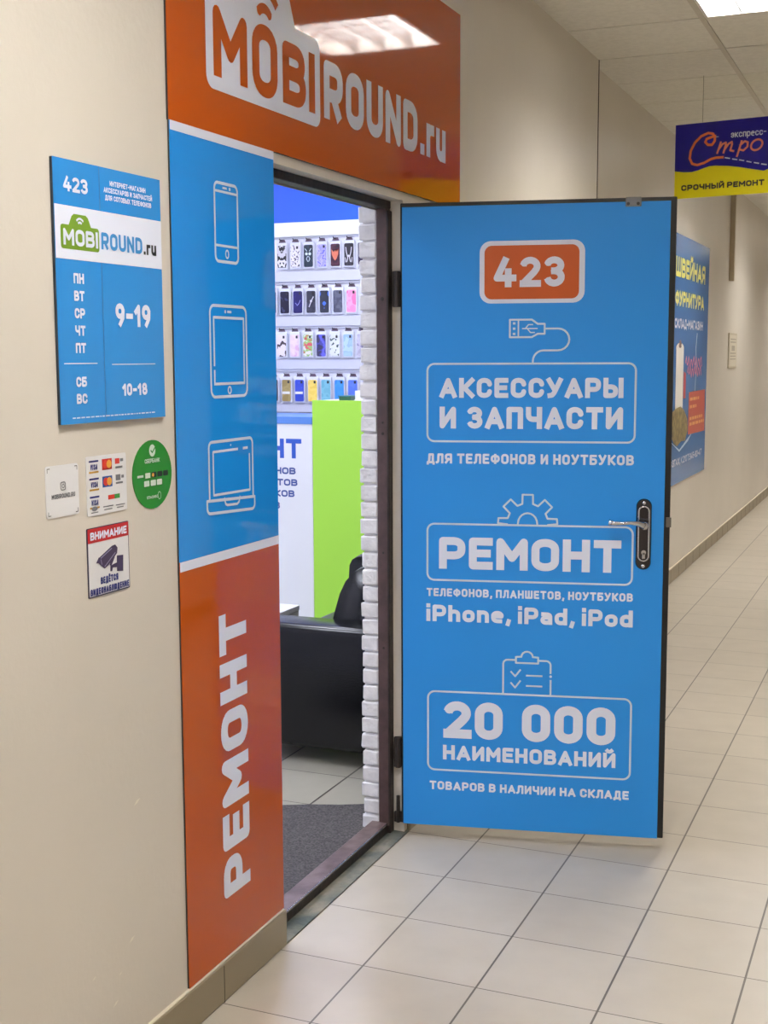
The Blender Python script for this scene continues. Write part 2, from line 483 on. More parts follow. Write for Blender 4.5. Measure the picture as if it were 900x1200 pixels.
struct('trim_2', bm, mat('ceiling grid', (206, 199, 186), 0.5))

# skirting tiles
bb = mat('skirting tile', (142, 130, 106), 0.35)
caulk = mat('pale caulk', (214, 203, 182), 0.7)
joint = mat('skirting joint', (78, 70, 56), 0.8)
def skirting(name, x, y0, y1, top, start=None):
    o = struct(name, newbox((x, y0, 0), (x + 0.013, y1, top), 0.005, 3), bb)
    b = newbox((x, y0 + 0.002, top - 0.001), (x + 0.010, y1 - 0.008, top + 0.0035), 0.0015, 1)
    obj('caulk_line', b, caulk, o)
    b = bmesh.new()
    y = (start if start is not None else y0 + 0.3)
    while y < y1 - 0.05:
        box(b, (x + 0.0128, y - 0.0012, 0.0), (x + 0.0135, y + 0.0012, top - 0.006))
        y += 0.305
    obj('tile_joint', b, joint, o)
    return o
skirting('baseboard_left', 0.0, -7.5, -1.187, 0.100, -7.316)
skirting('baseboard_left_middle', 0.0, -0.30, 2.21, 0.098)
skirting('baseboard_left_far', -0.045, 2.225, 18, 0.098)
skirting('baseboard_right', 2.437, -7.5, 18, 0.098)

# door frame: brown steel, with the white brick reveal behind it
brown = noisy('chipped brown paint', (86, 66, 66), (70, 52, 52), 30, 0.45, bump=0.15, bscale=60)
brown_dark = noisy('dark worn steel', (46, 36, 32), (22, 17, 15), 25, 0.5, bump=0.2, bscale=50)
frame = struct('trim_3', newbox((-0.078, -0.35, 0.0), (-0.042, YR, 2.006), 0.003, 2), brown, label='dark brown steel door frame around the shop doorway', cat='door frame')
obj('front_edge', newbox((-0.045, -0.351, 0.0), (-0.036, YR + .0, 2.0), 0.002, 1), brown_dark, frame)
b = bmesh.new()
box(b, (-0.078, YL, 2.006), (-0.040, YR, 2.0305), 0.003, 2)
obj('lintel', b, brown_dark, frame)
obj('lintel_stop', newbox((-0.083, YL, 2.002), (-0.0782, -0.335, 2.03), 0.001, 1), mat('pale frame paint', (150, 140, 132), 0.5), frame)
obj('jamb', newbox((-0.078, YL, 0.0), (-0.042, YL + 0.03, 2.0), 0.003, 2), brown, frame)
b = bmesh.new()
for (z, r) in ((0.62, .004), (1.31, .005), (1.345, .004), (1.73, .006), (0.93, .004)):
    bmesh.ops.create_uvsphere(b, u_segments=10, v_segments=6, radius=r, matrix=Matrix.Translation((-0.058, -0.3505, z)) @ Matrix.Diagonal((1, .35, 1, 1)))
obj('frame_bolt', b, brown_dark, frame)
sill_m = noisy('worn brown sill', (88, 68, 66), (126, 108, 106), 9, 0.3, bump=0.1, bscale=40, lo=0.4, hi=0.6)
obj('sill_plate', newbox((-0.105, YL, 0.02), (-0.048, -0.335, 0.036), 0.003, 2), sill_m, frame)
obj('sill_edge', newbox((-0.0495, YL, 0.030), (-0.0455, -0.335, 0.0366), 0.001, 1), mat('worn edge highlight', (190, 180, 176), .25, metal=.9), frame)  # bright strip along the worn sill edge puts its highlight into the colour
obj('sill_face', newbox((-0.054, YL, 0.0), (-0.046, -0.33, 0.033), 0.002, 1), brown_dark, frame)
cem = noisy('stained cement', (138, 132, 116), (74, 84, 80), 7, 0.8, bump=0.5, bscale=45, lo=0.38, hi=0.62)
struct('trim_4', newbox((-0.046, YL - 0.005, 0.0), (0.010, -0.30, 0.004)), cem, label='stained cement strip along the doorway sill', cat='cement strip')
brick_m = noisy('white painted brick', (240, 240, 243), (224, 224, 229), 20, 0.6, bump=0.6, bscale=38)
b = newbox((-0.131, -0.334, 0), (-0.078, YR, 2.03))
br = random.Random(3)
z = 0.003
while z < 1.98:
    h = 0.0545
    jx, jy = br.uniform(-.004, .004), br.uniform(-.002, .002)
    n0 = len(b.verts)
    box(b, (-0.137 + jx, -0.346 + jy, z + 0.003), (-0.079, YR - .002, z + h - 0.004), 0.005, 2)
    b.verts.ensure_lookup_table()
    for v in b.verts[n0:]:
        v.co += Vector((br.uniform(-.0012, .0012), br.uniform(-.0012, .0012), br.uniform(-.0015, .0015)))
    z += h
struct('trim_5', b, brick_m, label='white painted brick edge of the doorway', cat='brickwork')

# ================================================================ LAMPS
tube_m = emit('lamp lens glow', (255, 251, 246), CORRIDOR_LAMP)
pan_m = mat('lamp white enamel', (240, 238, 232), 0.35)
def troffer(k, label):
    x0, x1 = GX[1] + 0.014, GX[2] - 0.014
    y0, y1 = GY0 + (k - 1) * GS + 0.008, GY0 + k * GS - 0.008
    t = thing('ceiling_light', label, 'ceiling light', ((x0 + x1) / 2, (y0 + y1) / 2, CEIL), 0, 'square ceiling lights along the corridor')
    b = newbox((x0, y0, CEIL + 0.075), (x1, y1, CEIL + 0.08))
    for (a, c) in (((x0, y0), (x1, y0 + .012)), ((x0, y1 - .012), (x1, y1)), ((x0, y0), (x0 + .012, y1)), ((x1 - .012, y0), (x1, y1))):
        box(b, (a[0], a[1], CEIL - 0.003), (c[0], c[1], CEIL + 0.08))
    obj('housing', b, pan_m, t)
    w = (x1 - x0 - 0.024) / 4
    for i in range(4):
        cx = x0 + 0.012 + w * (i + .5)
        obj('lamp_lens', newbox((cx - 0.054, y0 + .02, CEIL + 0.068), (cx + 0.054, y1 - .02, CEIL + 0.075), 0.002, 1), tube_m, t)
    b = bmesh.new()
    for i in range(1, 4):
        cx = x0 + 0.012 + w * i
        box(b, (cx - 0.003, y0 + .012, CEIL), (cx + 0.003, y1 - .012, CEIL + 0.070))
    for i in range(1, 5):
        cy = y0 + (y1 - y0) * i / 5
        box(b, (x0 + .012, cy - .002, CEIL + .028), (x1 - .012, cy + .002, CEIL + 0.066))
    obj('louvre', b, mat('brushed louvre', (150, 150, 150), .3, metal=1.0), t)
    return t
for k in LAMPS:
    troffer(k, {0: 'glowing square ceiling light at the top corner, in front of the hanging sign'}.get(k, 'square ceiling light set farther along the corridor ceiling'))
shop_glow = emit('shop panel glow', (236, 240, 255), SHOP_LAMP)
for (x, y) in ((-1.5, -1.0), (-1.5, 0.6), (-1.5, 2.5), (-3.2, -0.4), (-3.2, 2.2)):
    t = thing('shop_ceiling_panel', 'flat bright light panel on the shop ceiling', 'ceiling light', (x, y, CEIL - .03), 0, 'light panels on the shop ceiling')
    b = bmesh.new()
    for (a, c) in (((-.3, -.3), (.3, -.28)), ((-.3, .28), (.3, .3)), ((-.3, -.28), (-.28, .28)), ((.28, -.28), (.3, .28))):
        box(b, (x + a[0], y + a[1], CEIL - 0.03), (x + c[0], y + c[1], CEIL + .001))
    obj('bezel', b, white_plastic, t)
    obj('diffuser', newbox((x - .28, y - .28, CEIL - 0.022), (x + .28, y + .28, CEIL - 0.01)), shop_glow, t)

# ================================================================ DOORWAY SIGNS ON THE NEAR WALL
ORANGE, BLUE = (188, 82, 12), (30, 142, 230)
orange = mat('glossy orange vinyl', ORANGE, 0.05, spec=0.4)
col_blue = mat('glossy blue vinyl', BLUE, 0.05, spec=0.4)
sign_white = mat('white vinyl', (230, 236, 254), 0.25)
edge_shade = mat('panel edge shade', (48, 44, 42), 0.6)  # dark backing colour draws the shadow line along the panel edges

banner = thing('shop_banner', 'wide glossy orange banner with a white logo above the shop doorway', 'sign', (0, -0.72, 2.055))
obj('backing', newbox((0.0005, -1.670, 2.055), (0.0052, 0.190, 2.70)), edge_shade, banner)
obj('panel', newbox((0.0052, -1.670, 2.055), (0.007, 0.190, 2.70)), orange, banner)
W = on_wall(0.007)
a = Art(W, 0.0008)
dome = [(-1.394, 2.372), (-1.345, 2.462), (-1.335, 2.472), (-1.325, 2.475), (-1.13, 2.475), (-1.118, 2.472), (-1.108, 2.462), (-1.066, 2.372)]
a.rrect(-1.512, 2.152, -0.924, 2.375, 0.03)
a.poly(dome[::-1])
a.build('logo_plate', sign_white, banner)
a = Art(W, 0.0016)
sw = 0.036
text(a, 'M', -1.480, 2.182, -1.322, 2.338, sw)
text(a, 'O', -1.298, 2.176, -1.168, 2.346, sw)
text(a, 'B', -1.140, 2.182, -1.010, 2.334, sw)
a.build('logo_lettering', orange, banner)
a = Art(W, 0.0016)
for r in (0.042, 0.088):
    a.stroke(arc(-1.233, 2.342, r, r, 42, 138, 10), 0.024, cap=False)
a.build('wireless_symbol', orange, banner)
a = Art(W, 0.0016)
text(a, 'I', -0.992, 2.184, -0.956, 2.334, sw)
a.build('logo_lettering', orange, banner)
line(banner, W, .0008, sign_white, 'ROUND', -0.900, 2.184, -0.214, 2.336, sw, gap=0.13)
line(banner, W, .0008, sign_white, '.ru', -0.190, 2.189, 0.043, 2.330, sw * .94, gap=0.13)

column = thing('door_side_panel', 'tall narrow blue and orange panel with white device outlines left of the doorway', 'sign', (0, -1.42, 0.104))
obj('backing', newbox((0.0005, -1.667, 0.104), (0.0045, -1.192, 2.055)), edge_shade, column)
obj('lower_panel', newbox((0.0045, -1.667, 0.104), (0.006, -1.192, 1.100)), orange, column)['label'] = 'glossy orange lower section'
obj('upper_panel', newbox((0.0045, -1.667, 1.100), (0.006, -1.192, 2.055)), col_blue, column)['label'] = 'glossy blue upper section'
W = on_wall(0.006)
for (v0, v1) in ((2.035, 2.055), (1.078, 1.100)):
    a = Art(W, 0.0007); a.rect(-1.667, v0, -1.192, v1)
    a.build('white_stripe', sign_white, column)
line_white = mat('icon line white', (206, 222, 240), 0.25)
lw = 0.0068
a = Art(W, 0.0007)
a.stroke(rr(-1.485, 1.771, -1.379, 1.948, 0.014), lw, True)
a.stroke([(-1.485, 1.929), (-1.379, 1.929)], lw * .8, cap=False); a.stroke([(-1.485, 1.807), (-1.379, 1.807)], lw * .8, cap=False)
a.stroke([(-1.446, 1.938), (-1.431, 1.938)], lw * .7); a.disc(-1.415, 1.938, .004)
a.stroke(arc(-1.432, 1.789, .007, .009, 0, 360, 12)[:-1], .004, True)
a.build('phone_icon', line_white, column)
a = Art(W, 0.0007)
a.stroke(rr(-1.516, 1.461, -1.346, 1.670, 0.018), lw, True)
a.stroke([(-1.500, 1.491), (-1.360, 1.491), (-1.360, 1.643), (-1.500, 1.643), (-1.500, 1.535)], lw * .9)
a.stroke([(-1.500, 1.520), (-1.500, 1.491)], lw * .9)
a.disc(-1.446, 1.657, .004); a.stroke([(-1.434, 1.657), (-1.420, 1.657)], lw * .8)
a.stroke(arc(-1.432, 1.4755, .007, .008, 0, 360, 12)[:-1], .0045, True)
a.build('tablet_icon', line_white, column)
a = Art(W, 0.0007)
a.stroke([(-1.533, 1.226)] + arc(-1.520, 1.345, .013, .013, 180, 90, 4) + arc(-1.338, 1.345, .013, .013, 90, 0, 4) + [(-1.325, 1.216)], lw, cap=False)
a.stroke([(-1.400, 1.335), (-1.514, 1.335), (-1.514, 1.235), (-1.341, 1.232), (-1.341, 1.318)], lw * .85)
a.stroke([(-1.370, 1.335), (-1.352, 1.335)], lw * .85)
a.stroke([(-1.545, 1.224), (-1.318, 1.213), (-1.318, 1.196)] + arc(-1.332, 1.196, .014, .012, 0, -90, 4) + arc(-1.531, 1.208, .014, .014, -90, -180, 4), lw, True)
a.stroke([(-1.466, 1.222), (-1.460, 1.209), (-1.452, 1.206), (-1.406, 1.204), (-1.397, 1.208), (-1.392, 1.219)], lw * .85)
a.disc(-1.432, 1.3465, .0025)
a.build('laptop_icon', line_white, column)
a = Art(W, 0.0007)
text(a, 'РЕМОНТ', 0.250, 0.0, 0.948, 0.131, 0.032, gap=0.15, fmap=lambda u, v: (-1.372 - v, u))
a.build('lettering', sign_white, column)

# opening-hours sign
hs = thing('opening_hours_sign', 'small blue opening hours plate with a white logo band on the wall', 'sign', (0, -1.895, 1.426))
obj('plate', newbox((0.0005, -2.077, 1.426), (0.0068, -1.714, 1.923), 0.0005, 1), mat('plate core', (40, 52, 66), 0.5), hs)
obj('printed_face', newbox((0.0068, -2.077, 1.426), (0.008, -1.714, 1.923)), mat('blue sign plate', (44, 140, 218), 0.22), hs)
W = on_wall(0.008)
a = Art(W, 0.0006); a.rect(-2.077, 1.738, -1.714, 1.8375); a.build('logo_band', sign_white, hs)
sgw = 0.0062
line(hs, W, 0.0006, sign_white, '423', -2.048, 1.864, -1.971, 1.892, sgw)
line(hs, W, 0.0006, sign_white, 'ИНТЕРНЕТ-МАГАЗИН', -1.897, 1.8895, -1.770, 1.8995, .0021)
line(hs, W, 0.0006, sign_white, 'АКСЕССУАРОВ И ЗАПЧАСТЕЙ', -1.918, 1.8755, -1.746, 1.8855, .0021)
line(hs, W, 0.0006, sign_white, 'ДЛЯ СОТОВЫХ ТЕЛЕФОНОВ', -1.914, 1.861, -1.750, 1.871, .0021)
for i, d in enumerate(('ПН', 'ВТ', 'СР', 'ЧТ', 'ПТ')):
    v = 1.6935 - i * 0.0330
    line(hs, W, 0.0006, sign_white, d, -2.025, v, -1.992, v + .0195, .0048)
for i, d in enumerate(('СБ', 'ВС')):
    v = 1.4965 - i * 0.0325
    line(hs, W, 0.0006, sign_white, d, -2.027, v, -1.993, v + .0195, .0048)
line(hs, W, 0.0006, sign_white, '9-19', -1.890, 1.615, -1.764, 1.661, .0105, gap=.13)
line(hs, W, 0.0006, sign_white, '10-18', -1.873, 1.475, -1.783, 1.500, .0062, gap=.13)
a = Art(W, 0.0006)
a.rect(-2.063, 1.5405, -1.956, 1.5425)
a.build('rule_line', line_white, hs)
a = Art(W, 0.0006); a.rect(-1.907, 1.538, -1.749, 1.540)
a.build('rule_line', line_white, hs)
a = Art(W, 0.0006)
u = -2.042
tr = random.Random(5)
while u < -1.762:
    l = tr.uniform(.004, .014)
    a.rect(u, 1.436, u + l, 1.4385); u += l + .003
a.build('small_print', line_white, hs)
a = Art(W, 0.0006); a.rect(-1.9335, 1.426, -1.9315, 1.738); a.rect(-1.9335, 1.8375, -1.9315, 1.923)
a.build('fold_line', mat('blue fold', (34, 112, 180), 0.3), hs)
green_logo = mat('logo green', (118, 158, 42), 0.4)
a = Art(W, 0.0012)
a.rrect(-2.061, 1.757, -1.939, 1.802, .006)
a.poly([(-2.036, 1.801), (-1.964, 1.801), (-1.974, 1.819), (-1.981, 1.8235), (-2.019, 1.8235), (-2.026, 1.819)])
a.build('logo_plate', green_logo, hs)
a = Art(W, 0.0018)
text(a, 'MOBI', -2.054, 1.764, -1.944, 1.795, .0072, gap=.13)
for r in (.0075, .0145):
    a.stroke(arc(-2.001, 1.8015, r, r, 42, 138, 6), .004, cap=False)
a.build('logo_lettering', sign_white, hs)
a = Art(W, 0.0012); text(a, 'ROUND', -1.932, 1.764, -1.788, 1.797, .0072, gap=.13)
a.build('logo_lettering', mat('logo blue', (58, 142, 210), 0.4), hs)
a = Art(W, 0.0012); text(a, '.ru', -1.783, 1.764, -1.736, 1.793, .0066, gap=.13)
a.build('logo_lettering', mat('logo black', (24, 26, 34), 0.4), hs)

# stickers
sticker_white = mat('white sticker', (226, 226, 228), 0.35)
ink = mat('black ink', (28, 27, 32), 0.5)
grey_ink = mat('grey ink', (120, 122, 128), 0.5)
navy = mat('navy ink', (34, 44, 120), 0.5)
red = mat('sticker red', (190, 30, 34), 0.4)
W = on_wall(0.0018)
def sticker(name, label, cat, pts_fn, base, m):
    t = thing(name, label, cat, (0, base[0], base[1]))
    b = bmesh.new()
    pts = pts_fn
    lo = [b.verts.new((0.0004, p[0], p[1])) for p in pts]
    hi = [b.verts.new((0.0018, p[0], p[1])) for p in pts]
    n = len(pts)
    b.faces.new(hi); b.faces.new(lo[::-1])
    for i in range(n):
        b.faces.new((lo[i], lo[(i + 1) % n], hi[(i + 1) % n], hi[i]))
    obj('sheet', b, m, t)
    return t
st = sticker('contact_sticker', 'plain white sticker with a small grey camera symbol, leftmost under the hours sign', 'sticker', rr(-2.123, 1.251, -2.021, 1.350, .006), (-2.07, 1.251), sticker_white)
a = Art(W)
text(a, 'MOBIROUND.RU', -2.107, 1.2865, -2.034, 1.2955, .0019)
a.stroke(rr(-2.079, 1.302, -2.064, 1.317, .004), .0018, True); a.stroke(arc(-2.0715, 1.3095, .0035, .0035, 0, 360, 10)[:-1], .0015, True)
a.build('lettering', grey_ink, st)
a = Art(W)
for (cu, cv, su, sv) in ((-2.118, 1.345, 1, -1), (-2.026, 1.345, -1, -1), (-2.118, 1.256, 1, 1), (-2.026, 1.256, -1, 1)):
    a.stroke([(cu + su * .007, cv), (cu, cv), (cu, cv + sv * .007)], .0014)
a.build('corner_mark', ink, st)

st = sticker('payment_sticker', 'white sticker printed with rows of bank card logos', 'sticker', rr(-1.995, 1.241, -1.858, 1.359, .004), (-1.926, 1.241), sticker_white)
a = Art(W)
for v in (1.335, 1.300, 1.264):
    a.rect(-1.987, v + .012, -1.955, v + .0155)
    text(a, 'VISA', -1.983, v - .003, -1.959, v + .008, .0024, slant=.2)
a.build('card_logo', navy, st)
a = Art(W)
for v in (1.335, 1.300, 1.264):
    a.rect(-1.987, v - .0095, -1.955, v - .006)
a.build('gold_bar', mat('gold ink', (196, 150, 60), 0.5), st)
a = Art(W); a.rect(-1.943, 1.329, -1.909, 1.351); a.build('card_logo', red, st)
a = Art(W); a.rect(-1.943, 1.294, -1.909, 1.316); a.build('card_logo', mat('maestro blue', (40, 90, 170), 0.5), st)
a = Art(W, .0011); a.disc(-1.932, 1.340, .0085); a.disc(-1.932, 1.305, .0085); a.build('ring_mark', mat('ring red', (214, 60, 40), 0.5), st)
a = Art(W, .0013); a.disc(-1.920, 1.340, .0085); a.disc(-1.920, 1.305, .0085); a.build('ring_mark', mat('ring yellow', (228, 164, 60), 0.5), st)
a = Art(W); a.rect(-1.925, 1.268, -1.903, 1.277); a.rect(-1.898, 1.338, -1.882, 1.349); a.build('card_logo', mat('logo red', (206, 56, 40), 0.5), st)
a = Art(W); a.rect(-1.903, 1.268, -1.884, 1.277); a.build('card_logo', mat('logo green ink', (60, 150, 70), 0.5), st)
a = Art(W)
a.rect(-1.897, 1.329, -1.872, 1.333); a.rect(-1.880, 1.342, -1.869, 1.348)
a.rect(-1.897, 1.304, -1.880, 1.316); a.rect(-1.897, 1.297, -1.872, 1.301); a.rect(-1.877, 1.308, -1.868, 1.314)
a.disc(-1.972, 1.2545, .010, ry=.0045); a.rect(-1.984, 1.246, -1.960, 1.248)
for (u0, u1, v) in ((-1.943, -1.908, 1.254), (-1.940, -1.912, 1.248), (-1.899, -1.867, 1.253), (-1.896, -1.872, 1.248)):
    a.rect(u0, v, u1, v + .002)
a.build('small_print', grey_ink, st)

st = sticker('round_bank_sticker', 'round green sticker with white bank lettering and card logos', 'sticker', arc(-1.760, 1.305, .0755, .0735, 0, 360, 40)[:-1], (-1.76, 1.232), mat('bank green', (24, 130, 30), 0.35))
a = Art(W)
text(a, 'СБЕРБАНК', -1.790, 1.330, -1.732, 1.339, .0018)
a.disc(-1.760, 1.356, .012, ry=.013)
text(a, 'спасибо'.upper(), -1.785, 1.254, -1.742, 1.260, .0013)
a.stroke(arc(-1.737, 1.258, .006, .008, 0, 360, 10)[:-1], .0013, True)
for u in (-1.785, -1.760, -1.736):
    a.rrect(u - .010, 1.281, u + .010, 1.293, .002)
a.rect(-1.820, 1.3015, -1.797, 1.3065); a.rect(-1.790, 1.2985, -1.771, 1.3095)
a.build('lettering', mat('sticker off white', (214, 226, 214), 0.4), st)
a = Art(W)
for u in (-1.756, -1.733, -1.710):
    a.rrect(u - .0095, 1.2985, u + .0095, 1.310, .002)
a.build('card_logo', mat('dark card logo', (28, 44, 34), 0.4), st)
a = Art(W, .0012)
a.disc(-1.760, 1.304, .004); a.build('ring_mark', MATS['ring yellow'], st)
a = Art(W, .0012)
a.stroke([(-1.766, 1.356), (-1.761, 1.352), (-1.751, 1.361)], .003); a.build('check_mark', MATS['bank green'], st)

st = sticker('camera_warning_sticker', 'white sticker with a red band and a drawn security camera', 'sticker', rr(-2.000, 1.077, -1.856, 1.217, .003), (-1.928, 1.077), mat('sticker border navy', (50, 48, 74), 0.4))
a = Art(W, .0004); a.rrect(-1.9975, 1.0795, -1.8585, 1.2145, .003); a.build('sheet', sticker_white, st)
a = Art(W, .0009); a.rect(-1.9985, 1.187, -1.8575, 1.2155); a.build('red_band', red, st)
a = Art(W, .0015); text(a, 'ВНИМАНИЕ', -1.991, 1.1925, -1.865, 1.2085, .0040); a.build('lettering', sign_white, st)
line(st, W, .0012, navy, 'ВЕДЁТСЯ', -1.960, 1.1005, -1.899, 1.1145, .0034)
line(st, W, .0012, navy, 'ВИДЕОНАБЛЮДЕНИЕ', -1.995, 1.0815, -1.861, 1.0945, .0031, gap=.12)
a = Art(W, .0012)
a.poly([(-1.9704, 1.147), (-1.9634, 1.1548), (-1.918, 1.173), (-1.9067, 1.174), (-1.8985, 1.1669), (-1.9008, 1.1556), (-1.9312, 1.1352), (-1.9454, 1.1301), (-1.9561, 1.1373)])
a.poly([(-1.9738, 1.145), (-1.9645, 1.1556), (-1.957, 1.1522), (-1.9605, 1.1435)])
a.poly([(-1.9021, 1.1508), (-1.8792, 1.1491), (-1.8809, 1.1157), (-1.9026, 1.1184)])
a.poly([(-1.9257, 1.1327), (-1.9263, 1.1218), (-1.9196, 1.1208), (-1.9175, 1.1281), (-1.8919, 1.1258), (-1.8983, 1.1368), (-1.9115, 1.1355)])
a.stroke([(-1.9235, 1.136), (-1.914, 1.148)], .007)
a.build('camera_drawing', mat('camera violet grey', (64, 52, 84), 0.5), st)
a = Art(W, .0016)
a.stroke([(-1.957, 1.1535), (-1.920, 1.168)], .0022); a.stroke([(-1.945, 1.1345), (-1.908, 1.1575)], .002); a.stroke([(-1.9575, 1.150), (-1.955, 1.1405)], .0018)
a.build('camera_highlight', mat('camera pale', (150, 144, 170), 0.5), st)

# ================================================================ THE OPEN DOOR
TH = 0.2192
door = thing('door_1', 'open blue shop door covered in white lettering with a black edge', 'door', (0.0, -0.3468, 0.0), TH, kind='structure')
D = lambda u, v, d=0.0: Vector((u, 0.006 - d, v))       # door's own frame: u from the hinge, v up
def dobj(name, bm, m, smooth=None, parent=door):
    return obj(name, bm, m, parent, False, smooth)
dobj('leaf', newbox((0, 0.010, 0.04), (0.834, 0.062, 2.020), 0.002, 1), black_paint)
door_blue = mat('door blue vinyl', (42, 148, 236), 0.42, spec=0.35)
dobj('face_sheet', newbox((0.006, 0.006, 0.0395), (0.816, 0.0105, 2.008), 0.001, 1), door_blue)['label'] = 'satin blue printed face'
a = Art(D); a.rrect(.247, 1.712, .566, 1.900, .034); a.build('number_plate', sign_white, door, False)
a = Art(D, .0012); a.rrect(.262, 1.7245, .549, 1.886, .022); a.build('number_field', mat('plate orange', (198, 84, 16), 0.35), door, False)
a = Art(D, .0018); text(a, '423', .290, 1.7605, .506, 1.851, .0205, gap=.11); a.build('lettering', sign_white, door, False)
ln = 0.0072
def art_line(name):
    return Art(D)
a = Art(D)
a.stroke([(.341, 1.609), (.341, 1.662), (.408, 1.662), (.426, 1.649), (.447, 1.649), (.447, 1.619), (.426, 1.619), (.408, 1.609)], ln * .8, True)
a.stroke([(.367, 1.662), (.367, 1.609)], ln * .6, cap=False)
for v in (1.651, 1.635, 1.619):
    a.rect(.350, v - .0035, .358, v + .0035)
a.stroke([(.380, 1.635), (.424, 1.635)], ln * .5); a.stroke([(.388, 1.635), (.398, 1.647), (.410, 1.647)], ln * .5); a.stroke([(.394, 1.635), (.404, 1.623), (.416, 1.623)], ln * .5)
a.stroke([(.447, 1.6345)] + arc(.488, 1.6015, .034, .033, 90, -90, 10) + arc(.444, 1.5365, .032, .032, 90, 180, 6) + [(.412, 1.529)], ln * .8)
a.build('plug_icon', line_white, door, False)
for (u0, v0, u1, v1) in ((.0855, 1.288, .723, 1.5285), (.0855, .848, .723, 1.0275), (.0875, .227, .728, .486)):
    a = Art(D); a.stroke(rr(u0 - .0, v0, u1, v1, .022), ln * .85, True); a.build('outline_box', line_white, door, False)
line(door, D, .0006, sign_white, 'АКСЕССУАРЫ', .124, 1.4235, .687, 1.485, .0150, gap=.12, world_coords=False)
line(door, D, .0006, sign_white, 'И ЗАПЧАСТИ', .124, 1.328, .687, 1.396, .0166, gap=.12, space=.5, world_coords=False)
a = Art(D); text(a, 'ДЛЯ ТЕЛЕФОНОВ И НОУТБУКОВ', .083, 1.2185, .722, 1.250, .0072, gap=.14); a.build('lettering', sign_white, door, False)
a = Art(D)
cu, cv = .4005, 1.037
pts = []
for k in range(5):
    an = R(180 - 45 * k) if k else R(180)
prof = []
teeth = 5
for i in range(teeth):
    c = 180 - 180 * i / (teeth - 1)
    for (da, rad) in ((15, .064), (10, .092), (-10, .092), (-15, .064)):
        an = c + da
        if an > 180 or an < 0:
            an = max(0, min(180, an))
        prof.append((cu + rad * math.cos(R(an)), cv - .004 + rad * math.sin(R(an))))
a.stroke([(prof[0][0] - .0, cv - .007)] + prof[1:-1] + [(prof[-1][0], cv - .007)], ln * .8)
a.stroke(arc(cu, cv - .004, .030, .033, 0, 180, 10), ln * .8)
a.build('gear_icon', line_white, door, False)
a = Art(D); text(a, 'РЕМОНТ', .1225, .8845, .689, .986, .0250, gap=.11); a.build('lettering', sign_white, door, False)
a = Art(D); text(a, 'ТЕЛЕФОНОВ, ПЛАНШЕТОВ, НОУТБУКОВ', .083, .7955, .727, .8215, .0060, gap=.14, space=.45); a.build('lettering', sign_white, door, False)
a = Art(D); text(a, 'iPhone, iPad, iPod', .082, .7145, .728, .7680, .0130, gap=.13, space=.42); a.build('lettering', sign_white, door, False)
a = Art(D)
a.stroke([(.328, .486), (.328, .585)] + arc(.342, .585, .014, .013, 180, 90, 4) + [(.366, .598)], ln * .8)
a.stroke([(.440, .598)] + arc(.463, .585, .014, .013, 90, 0, 4) + [(.477, .560)], ln * .8)
a.stroke([(.4775, .535), (.4775, .486)], ln * .8); a.disc(.4775, .5485, .004)
a.stroke([(.368, .589), (.438, .589), (.438, .608), (.423, .609)] + arc(.403, .609, .018, .017, 0, 180, 8) + [(.383, .609), (.368, .608)], ln * .8, True)
a.stroke([(.3535, .559), (.366, .5455), (.3815, .5655)], ln * .75); a.stroke([(.3535, .523), (.366, .509), (.3815, .530)], ln * .75)
a.stroke([(.403, .549), (.449, .549)], ln * .75); a.stroke([(.403, .5155), (.449, .5155)], ln * .75)
a.build('clipboard_icon', line_white, door, False)
a = Art(D); text(a, '20 000', .137, .334, .681, .456, .0300, gap=.10, space=.5); a.build('lettering', sign_white, door, False)
a = Art(D); text(a, 'НАИМЕНОВАНИЙ', .136, .2620, .683, .3105, .0118, gap=.13); a.build('lettering', sign_white, door, False)
a = Art(D); text(a, 'ТОВАРОВ В НАЛИЧИИ НА СКЛАДЕ', .093, .161, .726, .189, .0066, gap=.14); a.build('lettering', sign_white, door, False)
# lever handle
def stadium(bm, u0, v0, u1, v1, d0, d1, n=8):
    r = (u1 - u0) / 2 - 1e-5
    pts = rr(u0, v0, u1, v1, r, n)
    lo = [bm.verts.new((p[0], 0.006 - d0, p[1])) for p in pts]
    k = 0.90
    cu, cv = (u0 + u1) / 2, (v0 + v1) / 2
    hi = [bm.verts.new((cu + (p[0] - cu) * k, 0.006 - d1, cv + (p[1] - cv) * (1 - (1 - k) * (u1 - u0) / (v1 - v0)))) for p in pts]
    N = len(pts)
    for i in range(N):
        bm.faces.new((lo[i], lo[(i + 1) % N], hi[(i + 1) % N], hi[i]))
    bm.faces.new(hi)
    return bm
gun = mat('dark nickel', (72, 70, 74), 0.22, metal=1.0)
h = dobj('door_handle', stadium(bmesh.new(), .732, .897, .779, 1.117, 0, .006), gun)
h['label'] = 'chrome lever handle on a long rounded plate'
b = bmesh.new()
ring = rr(.740, .925, .771, 1.093, .0153, 8)
tube(b, [(p[0], -0.001, p[1]) for p in ring] + [(ring[0][0], -0.001, ring[0][1])], .0032, 6, False)
o = obj('rim', b, chrome, h, False, True)
b = bmesh.new()
tube(b, [(.7565, 0, 1.038), (.7565, -.034, 1.038), (.7565, -.044, 1.038)], [.0135, .0125, .0115], 14)
pts = [(.7565, -.040, 1.038), (.738, -.044, 1.046), (.715, -.047, 1.048), (.690, -.048, 1.046), (.668, -.047, 1.0455), (.650, -.045, 1.048)]
tube(b, pts, [.0115, .0078, .0062, .0060, .0072, .0098], 12)
obj('lever', b, chrome, h, False, True)
b = bmesh.new()
tube(b, [(.7565, 0, .952), (.7565, -.006, .952)], .0075, 12); box(b, (.752, -.006, .932), (.761, -.002, .952), .001, 1)
obj('lock_cylinder', b, chrome, h, False)
b = bmesh.new()
